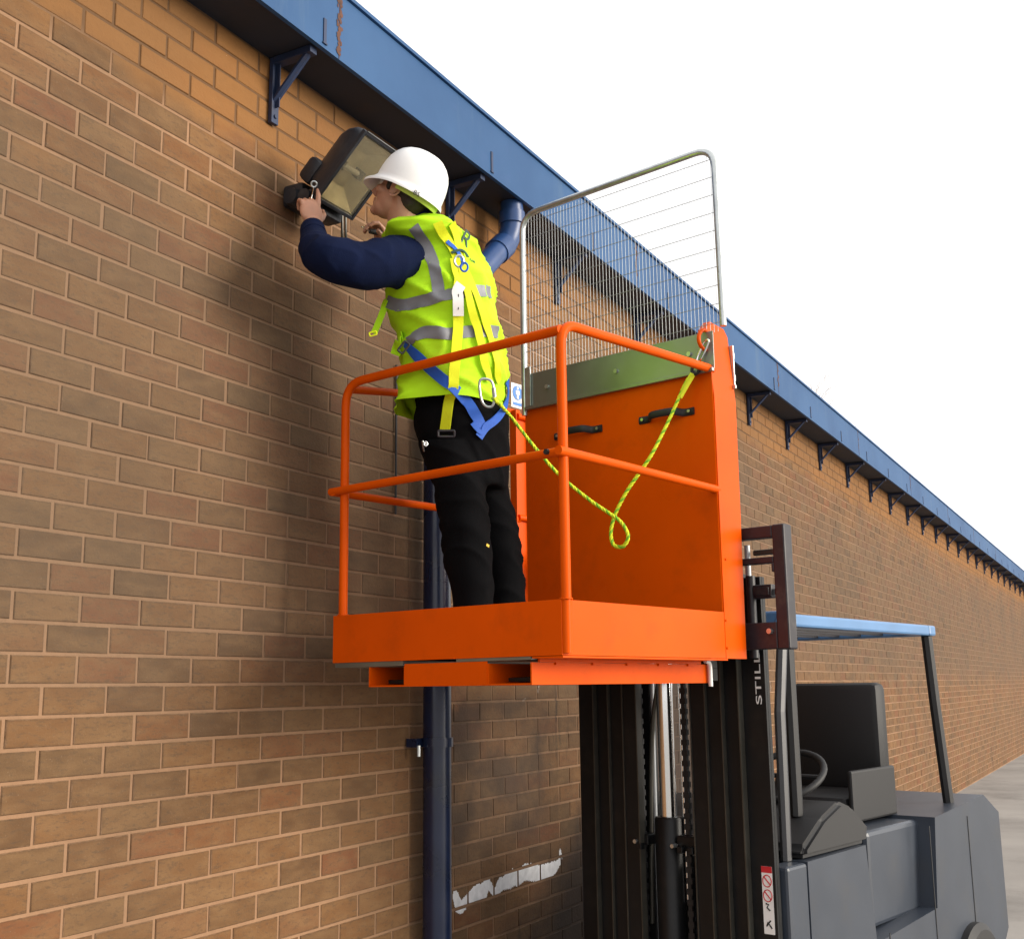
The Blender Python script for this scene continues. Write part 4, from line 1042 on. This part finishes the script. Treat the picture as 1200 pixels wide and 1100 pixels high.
# helmet
def helmet():
    bm = bmesh.new(); seg = 64; rings = []
    a0, b0, h0 = .124, .136, .147
    prof = [(0.02, 1.0), (.2, .988), (.38, .95), (.55, .885), (.7, .785), (.82, .655), (.905, .5), (.955, .33), (.982, .17), (.995, 0.0), (1.0, -.08)]
    for r, h in prof:
        ring = []
        for k in range(seg):
            t = 2 * math.pi * k / seg; c_, s_ = math.cos(t), math.sin(t)
            rg = 1 + .012 * math.exp(-(c_ / .12) ** 2) * (1 if h > .15 else 0)
            ring.append(bm.verts.new((a0 * r * c_, b0 * r * s_ * 1.0 - .005, h0 * h * rg)))
        rings.append(ring)
    for ext, dz in ((.35, -.012), (.8, -.017), (1.0, -.021), (.97, -.027), (.5, -.022)):
        ring = []
        for k in range(seg):
            t = 2 * math.pi * k / seg; c_, s_ = math.cos(t), math.sin(t)
            fr = max(0, s_); e = .006 + .034 * fr ** 2.2; drop = dz * (1 + .9 * fr ** 2)
            ring.append(bm.verts.new(((a0 * 1.015 + e * ext) * c_, (b0 * 1.015 + e * ext) * s_ - .005, -.008 + drop)))
        rings.append(ring)
    for a, b_ in zip(rings, rings[1:]):
        for k in range(seg): bm.faces.new((a[k], a[(k + 1) % seg], b_[(k + 1) % seg], b_[k]))
    bm.faces.new(rings[0])
    # inner shell
    last = rings[-1]; inner = []
    for r, h in prof[::-1][1:]:
        ring = []
        for k in range(seg):
            t = 2 * math.pi * k / seg; ring.append(bm.verts.new(((a0 * r - .004) * math.cos(t), (b0 * r - .004) * math.sin(t) - .005, h0 * h - .006)))
        for k in range(seg): bm.faces.new((last[k], last[(k + 1) % seg], ring[(k + 1) % seg], ring[k]))
        last = ring
    return bm
HT = math.radians(29)
hF2 = (hf * math.cos(HT) + Vector((0, 0, 1)) * math.sin(HT)).normalized(); hU2 = hs_.cross(hF2).normalized()
R2 = Matrix((hs_, hF2, hU2)).transposed().to_4x4(); R2.translation = hp(0, -.014, .024)
bm = helmet(); bm.transform(R2 @ Matrix.Scale(.93, 4))
hm = pw_(obj('helmet', bm, M['white'], person, 50))
bm = bmesh.new(); SB = R2 @ Matrix.Scale(.93, 4)
def on_helmet(u, v):
    pass
tube(bm, [SB @ Vector((.105 * math.cos(t), .135 * math.sin(t), -.03 - .01 * math.sin(-t))) for t in [math.radians(a) for a in range(185, 360, 12)]], [(.012, .003)] * len(range(185, 360, 12)), 8, up=hU2)
obj('nape_reflection', bm, M['hyd'], hm, 60)  # yellow-green strip painting the vest's reflection under the helmet's back rim
# small printed mark low on the helmet's side
bh = BVHTree.FromPolygons([v.co.copy() for v in hm.data.vertices], [tuple(p.vertices) for p in hm.data.polygons])
d = ray(488, 227).normalized(); h = bh.ray_cast(CAM, d)
if h[0] is not None:
    n_ = h[1] if h[1].dot(d) < 0 else -h[1]; e2 = (hU2 - n_ * hU2.dot(n_)).normalized(); e1 = e2.cross(n_)
    mt_ = Matrix((e1, e2, n_)).transposed().to_4x4(); mt_.translation = h[0] + n_ * .003
    o_ = text('BS', .024, mt_, M['carriage'], hm, 'helmet_mark', .0006)

# spanner in the left hand
sp_ = empty('spanner', P(366, 226, 3.92)); tag(sp_, 'small steel ring spanner held in the worker\'s raised left hand', 'spanner')
SO = Vector(sp_.location)
rc = P(368, 216, 3.915); d = (rc - CAM).normalized(); e1 = d.cross(Vector((0, 0, 1))).normalized(); e2 = e1.cross(d)
o = obj('ring_end', T([rc + e1 * .010 * math.cos(a) + e2 * .010 * math.sin(a) - SO for a in [k * math.pi / 9 for k in range(18)]], .0035, 8, closed=True), M['galv'], sp_, 40)
o = obj('shank', T([rc - e2 * .012 - SO, P(364, 236, 3.90) - SO, P(362, 246, 3.90) - SO], [(.004, .0025)] * 3, 8), M['chrome'], sp_, 40)
# driver in the right hand
dv = empty('screwdriver', P(435, 270, 3.98)); tag(dv, 'short dark-handled screwdriver in the worker\'s right hand below the floodlight', 'screwdriver'); DO = Vector(dv.location)
obj('handle', T([P(447, 273, 3.98) - DO, P(440, 272, 3.97) - DO, P(433, 271, 3.96) - DO], [.009, .011, .009], 12), M['ink'], dv, 40)
obj('blade', T([P(433, 271, 3.96) - DO, P(424, 266, 3.99) - DO], .003, 8), M['galv'], dv, 40)

# ------------------------------------------------------------------ lanyard rope
rp = [(572, 462, .36), (583, 470, .42), (600, 490, .46), (625, 522, .52), (655, 556, .58), (690, 585, .64), (712, 600, .68), (728, 612, .70), (736, 628, .71), (730, 640, .71), (719, 638, .71), (716, 622, .73), (722, 600, .74), (735, 575, .76), (750, 553, .78), (765, 530, .80), (785, 490, .85), (803, 450, .88), (812, 438, .888)]
def LX(u, v, X):
    d = ray(u, v); t = ((OA - CAM).dot(EX) + X) / d.dot(EX); return CAM + d * t
car = P(570, 462, 3.70)
ly = empty('safety_lanyard', LX(736, 636, .71)); tag(ly, 'yellow and green rope lanyard looping from the worker\'s harness to the orange column', 'rope')
LO = Vector(ly.location)
pts = [LX(u, v, X) for u, v, X in rp]; pts[0] = P(577, 466, 3.70); pts[1] = P(586, 474, 3.74)
pp = smooth_path(pts, 14)
for ph, m_, nm in ((0, M['rope_y'], 'rope_strand'), (2.09, M['rope_g'], 'rope_strand'), (4.19, M['rope_y'], 'rope_strand')):
    st2 = []; s_ = 0; nn = Vector((0, 0, 1))
    for i, p in enumerate(pp):
        t = (pp[min(i + 1, len(pp) - 1)] - pp[max(i - 1, 0)]).normalized(); nn = (nn - t * nn.dot(t)).normalized(); bb = t.cross(nn)
        if i: s_ += (pp[i] - pp[i - 1]).length
        a = ph + s_ * 150
        st2.append(p + (nn * math.cos(a) + bb * math.sin(a)) * .0032 - LO)
    obj(nm, T(st2, .0042, 8), m_, ly, 60)
e_ = pp[-1]
obj('splice', T([e_ - LO, LX(804, 452, .88) - LO, LX(797, 466, .872) - LO], [.011, .0105, .008], 10), M['rope_y'], ly, 60)
tc = LX(815, 433, .888)
obj('thimble', T([tc - LO + EY * .015 * math.cos(a) + Vector((0, 0, 1)) * .017 * math.sin(a) for a in [k * math.pi / 9 for k in range(18)]], .0065, 8, closed=True), M['dark'], ly, 40)
def carabiner(c, ax_l, ax_w, l, w_, m_, nm, rad=.0042):
    p = smooth_path([c + ax_l * l * y + ax_w * w_ * x for x, y in ((0, 1), (.8, .85), (1, .3), (.8, -.6), (.4, -1), (-.3, -1), (-.75, -.6), (-.8, .2), (-.6, .85))], 5, closed=True)
    o = obj(nm, T([q - LO for q in p], rad, 8, closed=True), m_, ly, 40)
    g = obj('gate_sleeve', T([c + ax_l * l * .35 + ax_w * w_ * 1.0 - LO, c - ax_l * l * .3 + ax_w * w_ * .95 - LO], rad * 1.6, 10), m_, o, 40); return o
a0 = LX(818, 424, .89); a1 = LX(829, 399, .892)
carabiner((a0 + a1) / 2, (a1 - a0).normalized(), EY, (a1 - a0).length / 2 * 1.05, .012, M['chrome'], 'anchor_carabiner')
dcam = (car - CAM).normalized(); e1 = dcam.cross(Vector((0, 0, 1))).normalized(); e2 = e1.cross(dcam)
carabiner(P(570, 460, 3.695), (e2 + e1 * -.15).normalized(), e1, .046, .026, M['galv'], 'harness_carabiner', .0045)

# ------------------------------------------------------------------ far bare tree beyond the roof
tr0 = Vector((49.0, 13.0, 0)); tree = empty('bare_tree', tr0); tag(tree, 'pale leafless treetop showing faintly above the far roof line', 'tree')
bm = T([(0, 0, 0), (.2, 0, 5), (0, .2, 11)], [.35, .26, .12], 10); obj('trunk', bm, M['bark'], tree, 60)
bm = bmesh.new(); rg = random.Random(5)
def grow(p, d, l, r, n):
    q = p + d * l; tube(bm, [p, (p + q) / 2 + Vector((rg.uniform(-1, 1), rg.uniform(-1, 1), 0)) * l * .06, q], [r, r * .8, r * .6], 3, cap=False)
    if n == 0: return
    for _ in range(3):
        dd = (d + Vector((rg.uniform(-1, 1), rg.uniform(-1, 1), rg.uniform(-.3, .6))) * .62).normalized(); grow(p.lerp(q, rg.uniform(.5, 1)), dd, l * rg.uniform(.6, .8), r * .55, n - 1)
for _ in range(8): grow(Vector((0, 0, rg.uniform(8, 11))), Vector((rg.uniform(-1, 1), rg.uniform(-1, 1), rg.uniform(.5, 1.3))).normalized(), 2.2, .032, 4)
br_ = obj('branches', bm, M['bark'], tree); br_['kind'] = 'stuff'
print('tris', sum(len(o.data.polygons) for o in sc.objects if o.type == 'MESH'))
